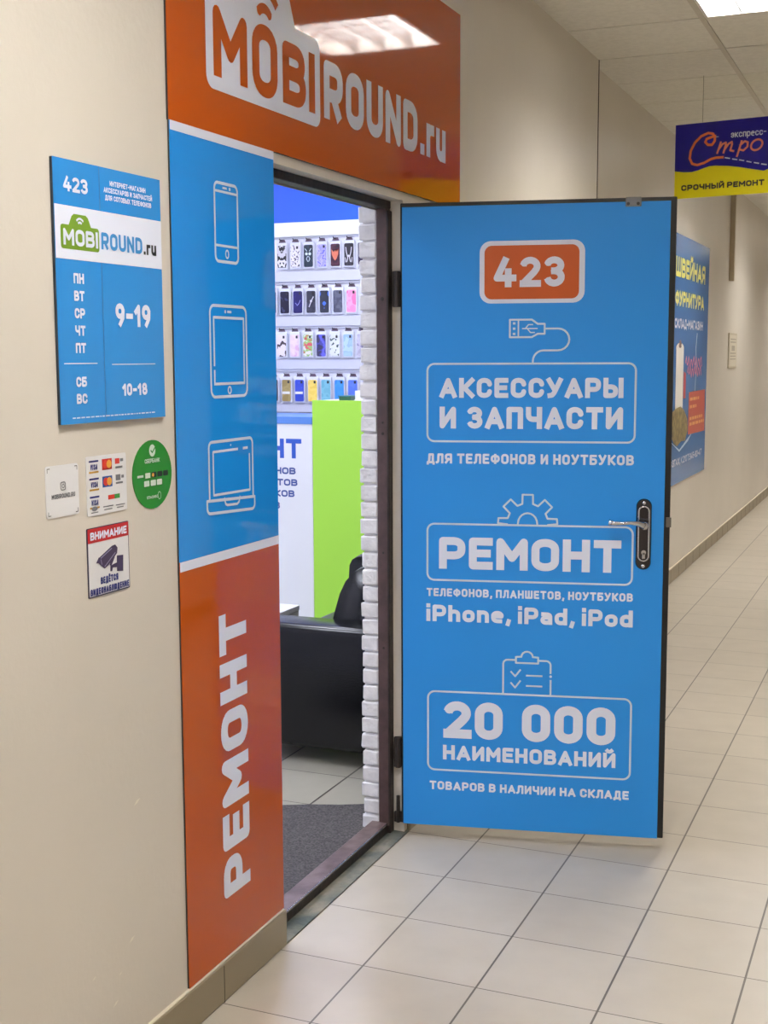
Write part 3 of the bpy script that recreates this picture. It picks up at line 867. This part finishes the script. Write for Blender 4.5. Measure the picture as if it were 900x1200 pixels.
for v in (1.104, .909):
    bmesh.ops.create_uvsphere(b, u_segments=12, v_segments=8, radius=.0062, matrix=Matrix.Translation((.7555, -.001, v)) @ Matrix.Diagonal((1, .6, 1, 1)))
obj('screw', b, chrome, h, False, True)
dobj('latch', newbox((.822, .004, 1.030), (.8375, .012, 1.060), .001, 1), mat('steel latch', (120, 116, 112), .35, metal=.8))
b = newbox((.683, -.001, 1.993), (.730, .012, 2.021), .003, 2)
br_o = dobj('top_bracket', b, mat('grey bracket', (128, 130, 132), .4))
b = bmesh.new()
for u in (.691, .720):
    tube(b, [(u, .002, 2.001), (u, -.0018, 2.001)], .0048, 12)
obj('bracket_hole', b, black_paint, br_o, False)
for (v0, v1) in ((1.705, 1.815), (.225, .325)):
    b = newbox((-.026, .012, v0), (-.001, .026, v1), .002, 1)
    tube(b, [(-.012, .012, v0), (-.012, .012, v1)], .008, 10)
    dobj('hinge', b, brown_dark)
b = newbox((-.026, .012, .040), (.002, .024, .075), .002, 1); tube(b, [(-.012, .012, .04), (-.012, .012, .13)], .006, 8)
dobj('hinge', b, brown_dark)

# ================================================================ FAR END OF THE CORRIDOR
def g2(X, Y):                       # layout grid of the hanging sign's artwork -> its own metres
    return ((X - 133) / 1404.0, .372 * (803 - .0587 * (X - 133) - Y) / (538 + .0293 * (X - 133)))
hang = thing('hanging_sign', 'blue and yellow board hanging from the corridor ceiling', 'sign', (.269, 2.80, 2.358), R(-9))
Hs = lambda u, v, d=0.0: Vector((u, -d, v))
yellow = mat('sign yellow', (240, 228, 12), .3)
obj('board', newbox((0, 0, 0), (.96, .008, .373)), yellow, hang, False)
indigo = mat('sign indigo', (20, 8, 140), .25)
wave = [g2(133, 600), g2(200, 607), g2(260, 606), g2(310, 592), g2(350, 577), g2(390, 564), g2(430, 560), g2(520, 563), g2(600, 572), g2(690, 587), g2(780, 602), (.56, .142), (.7, .155), (.85, .170), (.96, .16)]
a = Art(Hs, .0006)
top = [(u, .373) for u, v in wave]
for i in range(len(wave) - 1):
    a.poly([wave[i], wave[i + 1], top[i + 1], top[i]])
a.build('blue_field', indigo, hang, False)
sg_or = mat('sign orange', (236, 118, 60), .35)
a = Art(Hs, .0012)
cpath = [(425, 345), (424, 380), (405, 408), (375, 408), (355, 388), (365, 365), (400, 352), (420, 345), (410, 327), (375, 322), (325, 345), (280, 390), (250, 450), (243, 505), (262, 545), (300, 555), (350, 540), (400, 512), (440, 502), (484, 500)]
a.stroke([g2(*p) for p in cpath], .0125)
a.build('script_capital', sg_or, hang, False)
a = Art(Hs, .0012)
salmon = mat('sign salmon', (232, 130, 110), .35)
a.stroke([g2(445, 468), g2(468, 392)], .010); a.stroke([g2(452, 446), g2(480, 405), g2(505, 392), g2(505, 410), g2(490, 466)], .010); a.stroke([g2(497, 444), g2(525, 402), g2(548, 388), g2(550, 406), g2(538, 450), g2(560, 455)], .010)
a.stroke([g2(588, 492), g2(618, 385)], .010); a.stroke([g2(610, 412), g2(640, 385), g2(662, 392), g2(660, 425), g2(632, 452), g2(604, 445)], .010)
oc = g2(725, 412)
a.stroke([(oc[0] + .028 * math.cos(t) + .006 * math.sin(t), oc[1] + .026 * math.sin(t)) for t in [2 * math.pi * k / 16 for k in range(16)]], .010, True)
a.build('script_lettering', salmon, hang, False)
a = Art(Hs, .0012)
for p, q in (((500, 503), (538, 509)), ((553, 513), (590, 519)), ((603, 520), (640, 527)), ((656, 531), (692, 539)), ((708, 541), (746, 548)), ((760, 552), (800, 558)), ((815, 560), (850, 565))):
    a.stroke([g2(*p), g2(*q)], .0055, cap=False)
a.stroke([g2(432, 350), g2(452, 350)], .003, cap=False)
p0, p1 = g2(540, 360), g2(800, 318)
text(a, 'экспресс-', p0[0], p0[1] + .001, p0[0] + .178, p0[1] + .036, .0045, gap=.1)
a.build('lettering', sign_white, hang, False)
a = Art(Hs, .0008)
p0 = g2(185, 744)
text(a, 'СРОЧНЫЙ РЕМОНТ', p0[0], p0[1], p0[0] + .428, p0[1] + .0285, .0075, gap=.13)
a.build('lettering', ink, hang, False)
for u in (.14, .82):
    b = tube(bmesh.new(), [(u, .004, .36), (u, .004, CEIL - 2.358)], .0012, 6)
    obj('wire', b, mat('thin wire', (120, 112, 100), .5), hang, False)

poster = thing('wall_poster', 'tall blue sewing supplies poster with yellow lettering on the far wall', 'poster', (-.045, 5.24, .67))
obj('board', newbox((-.0445, 4.45, .67), (-.037, 6.033, 2.356), .001, 1), mat('poster blue', (74, 126, 192), .18, spec=.6), poster)
P = on_wall(-.037)
pw = mat('poster yellow', (222, 218, 110), .35)
line(poster, P, .001, pw, 'ШВЕЙНАЯ', 4.62, 2.073, 5.84, 2.205, .034, gap=.16)
line(poster, P, .001, pw, 'ФУРНИТУРА', 4.62, 1.880, 5.81, 1.983, .027, gap=.14)
line(poster, P, .001, sign_white, 'СКЛАД-МАГАЗИН', 4.62, 1.731, 5.79, 1.798, .016, gap=.14)
line(poster, P, .001, sign_white, '3 ЭТАЖ, К.210 Т:345-80-47', 4.56, .796, 5.87, .846, .0115, gap=.14)
a = Art(P, .001); a.rect(4.70, 1.17, 4.99, 1.60); a.disc(4.84, 1.60, .15, ry=.035); a.build('thread_spool_print', mat('spool white', (224, 220, 214), .4), poster)
a = Art(P, .0016); a.disc(4.84, 1.612, .05, ry=.012); a.poly([(4.80, 1.615), (4.90, 1.625), (4.86, 1.655), (4.81, 1.65)]); a.build('spool_core_print', mat('spool core', (86, 50, 50), .5), poster)
a = Art(P, .0013); a.poly([(5.01, 1.25), (5.10, 1.25), (5.10, 1.42), (5.01, 1.44)]); a.build('red_spool_print', mat('spool red', (176, 60, 60), .5), poster)
a = Art(P, .0018)
pr = random.Random(2)
blob = [(4.53, 1.10), (4.58, 1.17), (4.72, 1.19), (4.90, 1.20), (5.05, 1.17), (5.20, 1.10), (5.22, 1.02), (5.12, .95), (4.95, .955), (4.80, .93), (4.68, .955), (4.58, 1.00)]
a.poly(blob[::-1]); a.build('fittings_print', noisy('brass fittings print', (156, 138, 88), (84, 74, 50), 26, .5), poster)
a = Art(P, .001)
a.poly([(5.24, .985), (5.985, .975), (5.965, 1.29), (5.24, 1.288)]); a.build('red_box_print', mat('poster red', (190, 84, 72), .4), poster)
a = Art(P, .0016)
for (v, u1) in ((1.225, 5.72), (1.17, 5.58), (1.085, 5.86), (1.045, 5.94)):
    u = 5.29
    while u < u1:
        l = pr.uniform(.04, .12); a.rect(u, v, min(u + l, u1), v + .022); u += l + .025
a.build('small_print', mat('print peach', (236, 176, 110), .4), poster)
a = Art(P, .001)
for (v, u0, u1) in ((1.50, 5.07, 5.78), (1.435, 5.16, 5.76)):
    n = 22
    a.stroke([(u0 + (u1 - u0) * k / n, v + .035 * math.sin(k * 1.9) + .008 * math.sin(k * .7)) for k in range(n + 1)], .016)
a.build('script_lettering', mat('script pink', (206, 110, 140), .4), poster)
a = Art(P, .0008)
a.stroke([(5.5, 1.30), (5.53, 1.44), (5.50, 1.60), (5.54, 1.70)], .02); a.poly([(4.50, .99), (4.9, .90), (5.45, 1.0), (5.25, .94), (4.9, .885)]); 
a.build('thread_print', mat('thread pale blue', (170, 200, 226), .4), poster)

tr_o = obj('cable_trunking', newbox((-.0445, 7.15, 2.17), (-.005, 7.20, CEIL), .002, 1), mat('dull trunking', (178, 164, 138), .5))
tag(tr_o, 'narrow vertical cable trunking coming down the far wall from the ceiling', 'cable trunking')
nt_ = thing('wall_notice', 'small pale paper notice in a frame on the far wall', 'notice', (-.045, 7.45, 1.437))
obj('frame', newbox((-.0445, 7.21, 1.437), (-.035, 7.70, 1.738), .002, 1), mat('notice frame', (186, 176, 156), .5), nt_)
a = Art(on_wall(-.035), .0008); a.rect(7.235, 1.455, 7.675, 1.72); a.build('paper', mat('notice paper', (206, 198, 180), .5), nt_)
a = Art(on_wall(-.035), .0014)
for v in (1.68, 1.655, 1.56, 1.535, 1.51):
    a.rect(7.28, v, 7.63, v + .01)
a.rect(7.36, 1.585, 7.56, 1.63)
a.build('small_print', mat('faded ink', (160, 150, 134), .6), nt_)

# ================================================================ INSIDE THE SHOP
mat_o = bmesh.new()
mp = [(-.106, -1.175), (-.106, -.36), (-.142, -.33), (-.142, -.115), (-.215, -.142), (-.30, -.185), (-.33, -.195), (-.40, -.222), (-.48, -.262), (-.60, -.30), (-.78, -.40), (-.9, -.46), (-.9, -1.25), (-.142, -1.25), (-.142, -1.175)]
lo = [mat_o.verts.new((x, y, .0005)) for x, y in mp]; hi = [mat_o.verts.new((x, y, .010)) for x, y in mp]
mat_o.faces.new(hi); mat_o.faces.new(lo[::-1])
for i in range(len(mp)):
    mat_o.faces.new((lo[i], lo[(i + 1) % len(mp)], hi[(i + 1) % len(mp)], hi[i]))
tag(obj('doormat', mat_o, noisy('grey carpet', (122, 118, 118), (86, 84, 86), 160, .95, bump=1.0, bscale=300, spec=.1)), 'grey carpet doormat just inside the doorway sill', 'doormat')

leather = noisy('black leather', (9, 11, 16), (6, 7, 11), 14, .22, bump=.05, bscale=160, spec=.4)
sofa = thing('sofa', 'black leather sofa just inside the doorway', 'sofa', (-.66, 1.1, 0))
obj('near_armrest', newbox((-1.10, .20, .062), (-.20, .38, .542), .03, 4), leather, sofa, smooth=True)
obj('far_armrest', newbox((-1.10, 1.95, .062), (-.20, 2.13, .542), .03, 4), leather, sofa, smooth=True)
obj('seat', newbox((-.88, .375, .20), (-.40, 1.955, .430), .03, 3), leather, sofa, smooth=True)
obj('base', newbox((-1.0, .375, .08), (-.22, 1.955, .24), .01, 2), leather, sofa)
def back_cushion(y0, y1, prof):
    b = bmesh.new()
    n = 10
    rows = []
    for k in range(n + 1):
        t = k / n
        s = 1 - 0.05 * abs(2 * t - 1) ** 8
        cz = .58
        cx = -.42
        rows.append([b.verts.new((cx + (x - cx) * s, y0 + (y1 - y0) * t, cz + (z - cz) * s)) for x, z in prof])
    m = len(prof)
    for p, q in zip(rows, rows[1:]):
        for i in range(m):
            b.faces.new((p[i], p[(i + 1) % m], q[(i + 1) % m], q[i]))
    b.faces.new(rows[0][::-1]); b.faces.new(rows[-1])
    return b
obj('back_cushion', back_cushion(.385, .90, [(-.615, .425), (-.605, .475), (-.594, .52), (-.578, .575), (-.558, .64), (-.532, .692), (-.500, .727), (-.465, .748), (-.41, .76), (-.32, .755), (-.25, .70), (-.23, .60), (-.23, .425)]), leather, sofa, smooth=True)
obj('back_cushion', back_cushion(.92, 1.93, [(-.765, .425), (-.772, .60), (-.768, .66), (-.755, .685), (-.73, .697), (-.62, .715), (-.42, .73), (-.30, .72), (-.25, .68), (-.23, .60), (-.23, .425)]), leather, sofa, smooth=True)
for (x, y) in ((-1.02, .29), (-.27, .29), (-1.02, 2.04), (-.27, 2.04)):
    obj('leg', newbox((x - .06, y - .05, 0), (x + .06, y + .05, .066), .003, 1), chrome, sofa)['label'] = 'pale metal leg'

ct = thing('coffee_table', 'low white table beyond the black sofa', 'table', (-1.4, .9, 0))
tw = mat('table white', (226, 226, 228), .35)
obj('table_top', newbox((-1.70, .62, .375), (-1.138, 1.207, .400), .002, 1), tw, ct)
obj('apron', newbox((-1.68, .64, .25), (-1.141, 1.203, .376)), mat('table side grey', (176, 176, 176), .5), ct)
for (x, y) in ((-1.66, .66), (-1.16, .66), (-1.66, 1.18), (-1.16, 1.18)):
    obj('leg', newbox((x - .018, y - .018, 0), (x + .018, y + .018, .26)), tw, ct)

counter = thing('reception_counter', 'white reception counter with blue lettering and a blue top strip', 'counter', (-2.6, 2.9, 0))
cw = mat('counter white', (232, 234, 242), .3)
blue_print = mat('counter blue print', (50, 92, 200), .4)
obj('front_panel', newbox((-3.40, 2.716, 0), (-1.797, 2.740, 1.157), .001, 1), cw, counter)
obj('body', newbox((-3.38, 2.741, 0), (-1.80, 3.15, 1.156)), cw, counter)
obj('top_strip', newbox((-3.40, 2.712, 1.157), (-1.797, 3.17, 1.199), .001, 1), mat('strip blue', (92, 140, 222), .35), counter)
F = on_front(2.716)
a = Art(F, .001)
text(a, 'РЕМОНТ', -2.560, .953, -1.868, 1.069, .027, gap=.12)
a.build('lettering', blue_print, counter)
line(counter, F, .001, mat('counter slate print', (66, 88, 160), .4), 'ТЕЛЕФОНОВ', -2.330, .858, -1.908, .898, .0095, gap=.14)
line(counter, F, .001, mat('counter slate print', (66, 88, 160), .4), 'ПЛАНШЕТОВ', -2.330, .789, -1.897, .829, .0095, gap=.14)
line(counter, F, .001, mat('counter slate print', (66, 88, 160), .4), 'НОУТБУКОВ', -2.330, .722, -1.917, .762, .0095, gap=.14)
line(counter, F, .001, mat('counter slate print', (66, 88, 160), .4), 'В', -2.045, .649, -2.016, .689, .0095, gap=.14)

gc = thing('green_cabinet', 'tall lime green cabinet at the end of the white reception counter', 'cabinet', (-1.45, 2.95, 0))
lime = mat('lime green laminate', (170, 228, 78), .35)
obj('body', newbox((-1.795, 2.735, 0.08), (-1.05, 3.15, 1.275), .001, 1), white_plastic, gc)
obj('door', newbox((-1.795, 2.716, 0.0), (-1.05, 2.734, 1.298), .001, 1), lime, gc)
obj('top', newbox((-1.795, 2.734, 1.275), (-1.05, 3.16, 1.294), .001, 1), white_plastic, gc)
cab = thing('green_tray', 'small dark green tray lying on top of the lime cabinet', 'tray', (-1.60, 2.86, 1.294))
obj('tray_body', newbox((-1.662, 2.80, 1.294), (-1.587, 2.90, 1.318), .004, 2), mat('dark green plastic', (36, 92, 60), .4), cab)
obj('rim', newbox((-1.666, 2.795, 1.318), (-1.583, 2.905, 1.323), .001, 1), mat('tray rim', (44, 110, 120), .4), cab)
card = thing('card_holder', 'white card standing on the lime cabinet beside the green tray', 'card holder', (-1.48, 2.84, 1.294))
obj('card', newbox((-1.575, 2.84, 1.294), (-1.45, 2.848, 1.352), .001, 1), sticker_white, card)
obj('foot', newbox((-1.57, 2.815, 1.294), (-1.455, 2.87, 1.300), .001, 1), white_plastic, card)

# slatted display wall and the phone cases
SW = thing('slatwall_display', 'white slatted display wall full of packaged phone cases', 'display wall', (-2.2, 3.6, .2))
sw_m = mat('slatwall white', (226, 227, 240), .4)
obj('panel', newbox((-3.6, 3.60, .2), (-.30, 3.619, 2.330)), sw_m, SW)
obj('header', newbox((-3.6, 3.582, 2.330), (-.30, 3.619, 2.423), .002, 1), white_plastic, SW)
groove = mat('slat groove grey', (186, 188, 204), .5)
strip_m = mat('price strip', (196, 197, 214), .45)
ROWZ = [2.330, 2.036, 1.746, 1.464, 1.180]
for i, z in enumerate(ROWZ):
    obj('rail', newbox((-3.6, 3.590, z - .012), (-.30, 3.6005, z - .004), .001, 1), groove, SW)
    if i:
        obj('price_strip', newbox((-3.6, 3.585, z + .004), (-.30, 3.6005, z + .072), .002, 1), strip_m, SW)

def case_mat(name, c1, c2, c3, scale, sym, lo=.46, hi=.58):
    m = mat(name, c1, .3)
    nt, N, L, b = nodes(m)
    tc = N.new('ShaderNodeTexCoord')
    src = tc.outputs['Object']
    s = N.new('ShaderNodeSeparateXYZ'); L.new(src, s.inputs[0])
    c = N.new('ShaderNodeCombineXYZ')
    if sym:
        ab = N.new('ShaderNodeMath'); ab.operation = 'ABSOLUTE'; L.new(s.outputs[0], ab.inputs[0]); L.new(ab.outputs[0], c.inputs[0])
    else:
        L.new(s.outputs[0], c.inputs[0])
    L.new(s.outputs[2], c.inputs[2])
    c.inputs[1].default_value = sum(map(ord, name)) * .173
    nz = N.new('ShaderNodeTexNoise'); nz.inputs['Scale'].default_value = scale; nz.inputs['Detail'].default_value = 1.5
    L.new(c.outputs[0], nz.inputs['Vector'])
    r = N.new('ShaderNodeValToRGB'); r.color_ramp.interpolation = 'CONSTANT'
    e = r.color_ramp.elements
    e[0].position = 0; e[0].color = lin(c1); e[1].position = lo; e[1].color = lin(c2)
    x = e.new(hi); x.color = lin(c3)
    L.new(nz.outputs['Fac'], r.inputs['Fac']); L.new(r.outputs['Color'], b.inputs['Base Color'])
    return m

pack_m = mat('blister pack', (214, 216, 230), .2)
tab_m = mat('pack hang tab', (226, 226, 236), .4)
hook_m = mat('black hook tip', (40, 38, 46), .4)
proto, proto_parts = None, []
def phone_case(x, z, label, cmat, tab=None, dz=0.0):
    """one packaged case hung on the slatwall; x centre, z bottom"""
    global proto, proto_parts
    yb = 3.585
    if proto is None:
        t = thing('phone_case', label, 'phone case', (x, yb, z), 0, 'phone cases on the slatted display wall')
        b = newbox((-.039, -.014, 0), (.039, -.002, .172), .004, 2)
        p = obj('blister_pack', b, pack_m, t, False)
        b = bmesh.new()
        pts = rr(-.033, .010, .033, .152, .010, 4)
        lo = [b.verts.new((q[0], -.010, q[1])) for q in pts]; hi = [b.verts.new((q[0] * .96, -.0175, q[1])) for q in pts]
        b.faces.new(hi[::-1])
        for i in range(len(pts)):
            b.faces.new((lo[i], lo[(i + 1) % len(pts)], hi[(i + 1) % len(pts)], hi[i]))
        c = obj('case_shell', b, cmat, t, False)
        b = bmesh.new()
        pp = [(-.026, .170), (.026, .170), (.016, .192), (-.016, .192)]
        lo = [b.verts.new((q[0], -.004, q[1])) for q in pp]; hi = [b.verts.new((q[0], -.009, q[1])) for q in pp]
        b.faces.new(hi); b.faces.new(lo)
        for i in range(4):
            b.faces.new((lo[i], lo[(i + 1) % 4], hi[(i + 1) % 4], hi[i]))
        ht = obj('hang_tab', b, tab_m, t, False)
        b = tube(bmesh.new(), [(0, .004, .186), (0, -.040, .187), (0, -.046, .194)], .0035, 6)
        obj('hook', b, hook_m, t, False)
        b = newbox((.010, -.0185, .128), (.024, -.017, .146), .002, 1)
        obj('camera_window', b, hook_m, t, False)
        for ch in t.children:
            ch.data.materials[0] = ch.data.materials[0]
            m0 = ch.data.materials[0]
            ch.material_slots[0].link = 'OBJECT'
            ch.material_slots[0].material = m0
        proto = t
        proto_parts = list(t.children)
        r = t
    else:
        r = proto.copy(); COL.objects.link(r)
        r.location = (x, yb, z)
        for ch in proto_parts:
            c = ch.copy(); COL.objects.link(c); c.parent = r
    r['label'] = label
    for ch in r.children:
        if ch.name.startswith('case_shell'):
            ch.material_slots[0].material = cmat
        if tab and ch.name.startswith('hang_tab'):
            ch.material_slots[0].material = tab
    return r
BLACK, WHT = (26, 24, 34), (222, 218, 228)
dark_tab = mat('dark hang tab', (92, 74, 92), .4)
rows = [
 (2.122, -2.419, [
  ('phone case with a black and white animal face, leftmost in the top row', (200, 196, 206), BLACK, WHT, 26, True),
  ('white phone case with small dark flecks, second in the top row', WHT, (214, 208, 220), (60, 54, 66), 70, False),
  ('dark teal phone case with pale round eyes, third in the top row', (30, 46, 62), (30, 46, 62), (40, 58, 76), 34, True),
  ('lavender patterned phone case in the top row', (150, 146, 226), (178, 170, 236), (112, 110, 206), 40, False),
  ('dark maroon phone case with an orange mask shape in the top row', (58, 24, 44), (58, 24, 44), (78, 34, 54), 34, True),
  ('charcoal phone case with a white animal drawing in the top row', (42, 38, 48), (42, 38, 48), (62, 58, 70), 36, True),
  ('dark phone case cut off by the brick edge in the top row', (56, 44, 70), (56, 44, 70), (180, 170, 190), 36, False)], dark_tab),
 (1.826, -2.500, [
  ('dark navy phone case at the blue panel edge, leftmost in the second row', (24, 22, 60), (24, 22, 60), (60, 60, 100), 30, False),
  ('plain blue black phone case in the second row', (14, 12, 44), (14, 12, 44), (60, 60, 96), 24, False),
  ('navy phone case with a pale squiggle in the second row', (24, 18, 92), (24, 18, 92), (34, 28, 104), 24, False),
  ('dark grey phone case with a white streak in the second row', (50, 50, 66), (50, 50, 66), (64, 64, 82), 30, False),
  ('charcoal phone case with a blue planet shape in the second row', (42, 46, 62), (42, 46, 62), (66, 110, 206), 26, True),
  ('plain slate grey phone case in the second row', (70, 72, 92), (82, 84, 104), (96, 98, 116), 34, False),
  ('pink phone case beside the brick edge in the second row', (238, 140, 186), (244, 160, 198), (224, 116, 168), 26, False)], None),
 (1.543, -2.430, [
  ('white phone case with a dark branch, leftmost in the third row', (222, 212, 226), (222, 212, 226), (70, 58, 66), 28, False),
  ('pale pink phone case in the third row', (228, 206, 222), (222, 196, 216), (214, 170, 200), 26, False),
  ('white phone case with green and red flowers in the third row', (224, 216, 222), (150, 190, 110), (206, 84, 96), 40, False),
  ('violet blue phone case with a dark lower half in the third row', (96, 96, 206), (70, 70, 150), (54, 50, 84), 26, False),
  ('white phone case with dark leaves in the third row', (212, 216, 220), (212, 216, 220), (70, 86, 82), 44, False),
  ('plain sky blue phone case in the third row', (160, 190, 240), (150, 180, 236), (178, 204, 244), 20, False),
  ('pale phone case mostly behind the brick edge in the third row', (170, 166, 190), (190, 186, 206), (120, 116, 150), 30, False)], None),
 (1.248, -2.495, [
  ('dark phone case at the blue panel edge, leftmost in the fourth row', (52, 50, 62), (52, 50, 62), (80, 80, 96), 20, False),
  ('gold phone case with a white label in the fourth row', (158, 138, 86), (168, 148, 94), (150, 130, 80), 16, False),
  ('royal blue phone case with a white label in the fourth row', (52, 74, 190), (52, 74, 190), (66, 90, 204), 16, False),
  ('yellow phone case in the fourth row', (240, 206, 92), (244, 212, 104), (236, 200, 84), 16, False),
  ('pale teal phone case in the fourth row', (112, 178, 198), (122, 186, 204), (104, 170, 192), 16, False),
  ('bright sky blue phone case above the green tray in the fourth row', (60, 142, 226), (66, 150, 230), (52, 132, 218), 16, False),
  ('blue phone case above the white card in the fourth row', (84, 116, 214), (92, 124, 220), (76, 108, 206), 16, False)], None),
 (0.960, -2.420, [
  ('beige grey phone case, leftmost in the lowest row above the counter', (178, 172, 172), (184, 178, 178), (170, 164, 164), 16, False),
  ('grey phone case in the middle of the lowest row above the counter', (150, 152, 160), (158, 160, 168), (142, 144, 152), 16, False),
  ('blue topped phone case, rightmost seen in the lowest row above the counter', (70, 130, 220), (76, 138, 224), (62, 122, 212), 16, False)], None),
]
lab_m = sticker_white
for ri, (z, x0, cases, tab) in enumerate(rows):
    for i, (label, c1, c2, c3, sc, sym) in enumerate(cases):
        m = case_mat('case print %d %d' % (ri, i), c1, c2, c3, sc, sym)
        r = phone_case(x0 + i * .0965, z, label, m, tab)
        pa = Art(lambda u, v, d=0.0: Vector((u, -.0182 - d, v)), .0004)
        if 'round eyes' in label:
            for sx in (-1, 1):
                pa.disc(sx * .012, .094, .0095, 14)
                pa.stroke([(sx * .004, .078), (sx * .012, .062), (sx * .004, .046)], .004)
                pa.stroke([(sx * .022, .128), (sx * .010, .112)], .004)
            pa.build('printed_face', mat('print pale', (206, 220, 228), .4), r, False)
        elif 'orange mask' in label:
            pa.poly([(-.026, .118), (-.022, .082), (-.010, .056), (0, .046), (.010, .056), (.022, .082), (.026, .118), (.010, .100), (0, .112), (-.010, .100)])
            pa.build('printed_face', mat('print orange', (220, 120, 92), .4), r, False)
        elif 'white animal drawing' in label:
            for sx in (-1, 1):
                pa.stroke([(sx * .020, .125), (sx * .016, .095), (sx * .006, .062), (sx * .012, .036)], .006)
                pa.stroke([(sx * .024, .060), (sx * .020, .034)], .005)
            pa.disc(0, .072, .007, 12)
            pa.build('printed_face', mat('print white', (208, 206, 216), .4), r, False)
        elif 'white streak' in label:
            pa.stroke([(.018, .112), (.004, .086), (-.012, .050)], .006); pa.disc(.002, .086, .008, 12)
            pa.build('printed_streak', mat('print white', (208, 206, 216), .4), r, False)
        elif 'pale squiggle' in label:
            pa.stroke([(-.016, .075), (-.002, .060), (.010, .072), (.020, .092)], .004)
            pa.build('printed_streak', mat('print lilac', (150, 150, 210), .4), r, False)
        else:
            pa.bm.free()
        if 'white label' in label:
            a = Art(lambda u, v, d=0.0: Vector((u, -.0182 - d, v)), .0004)
            a.rect(-.029, .058, .026, .074)
            a.build('paper_label', lab_m, r, False)
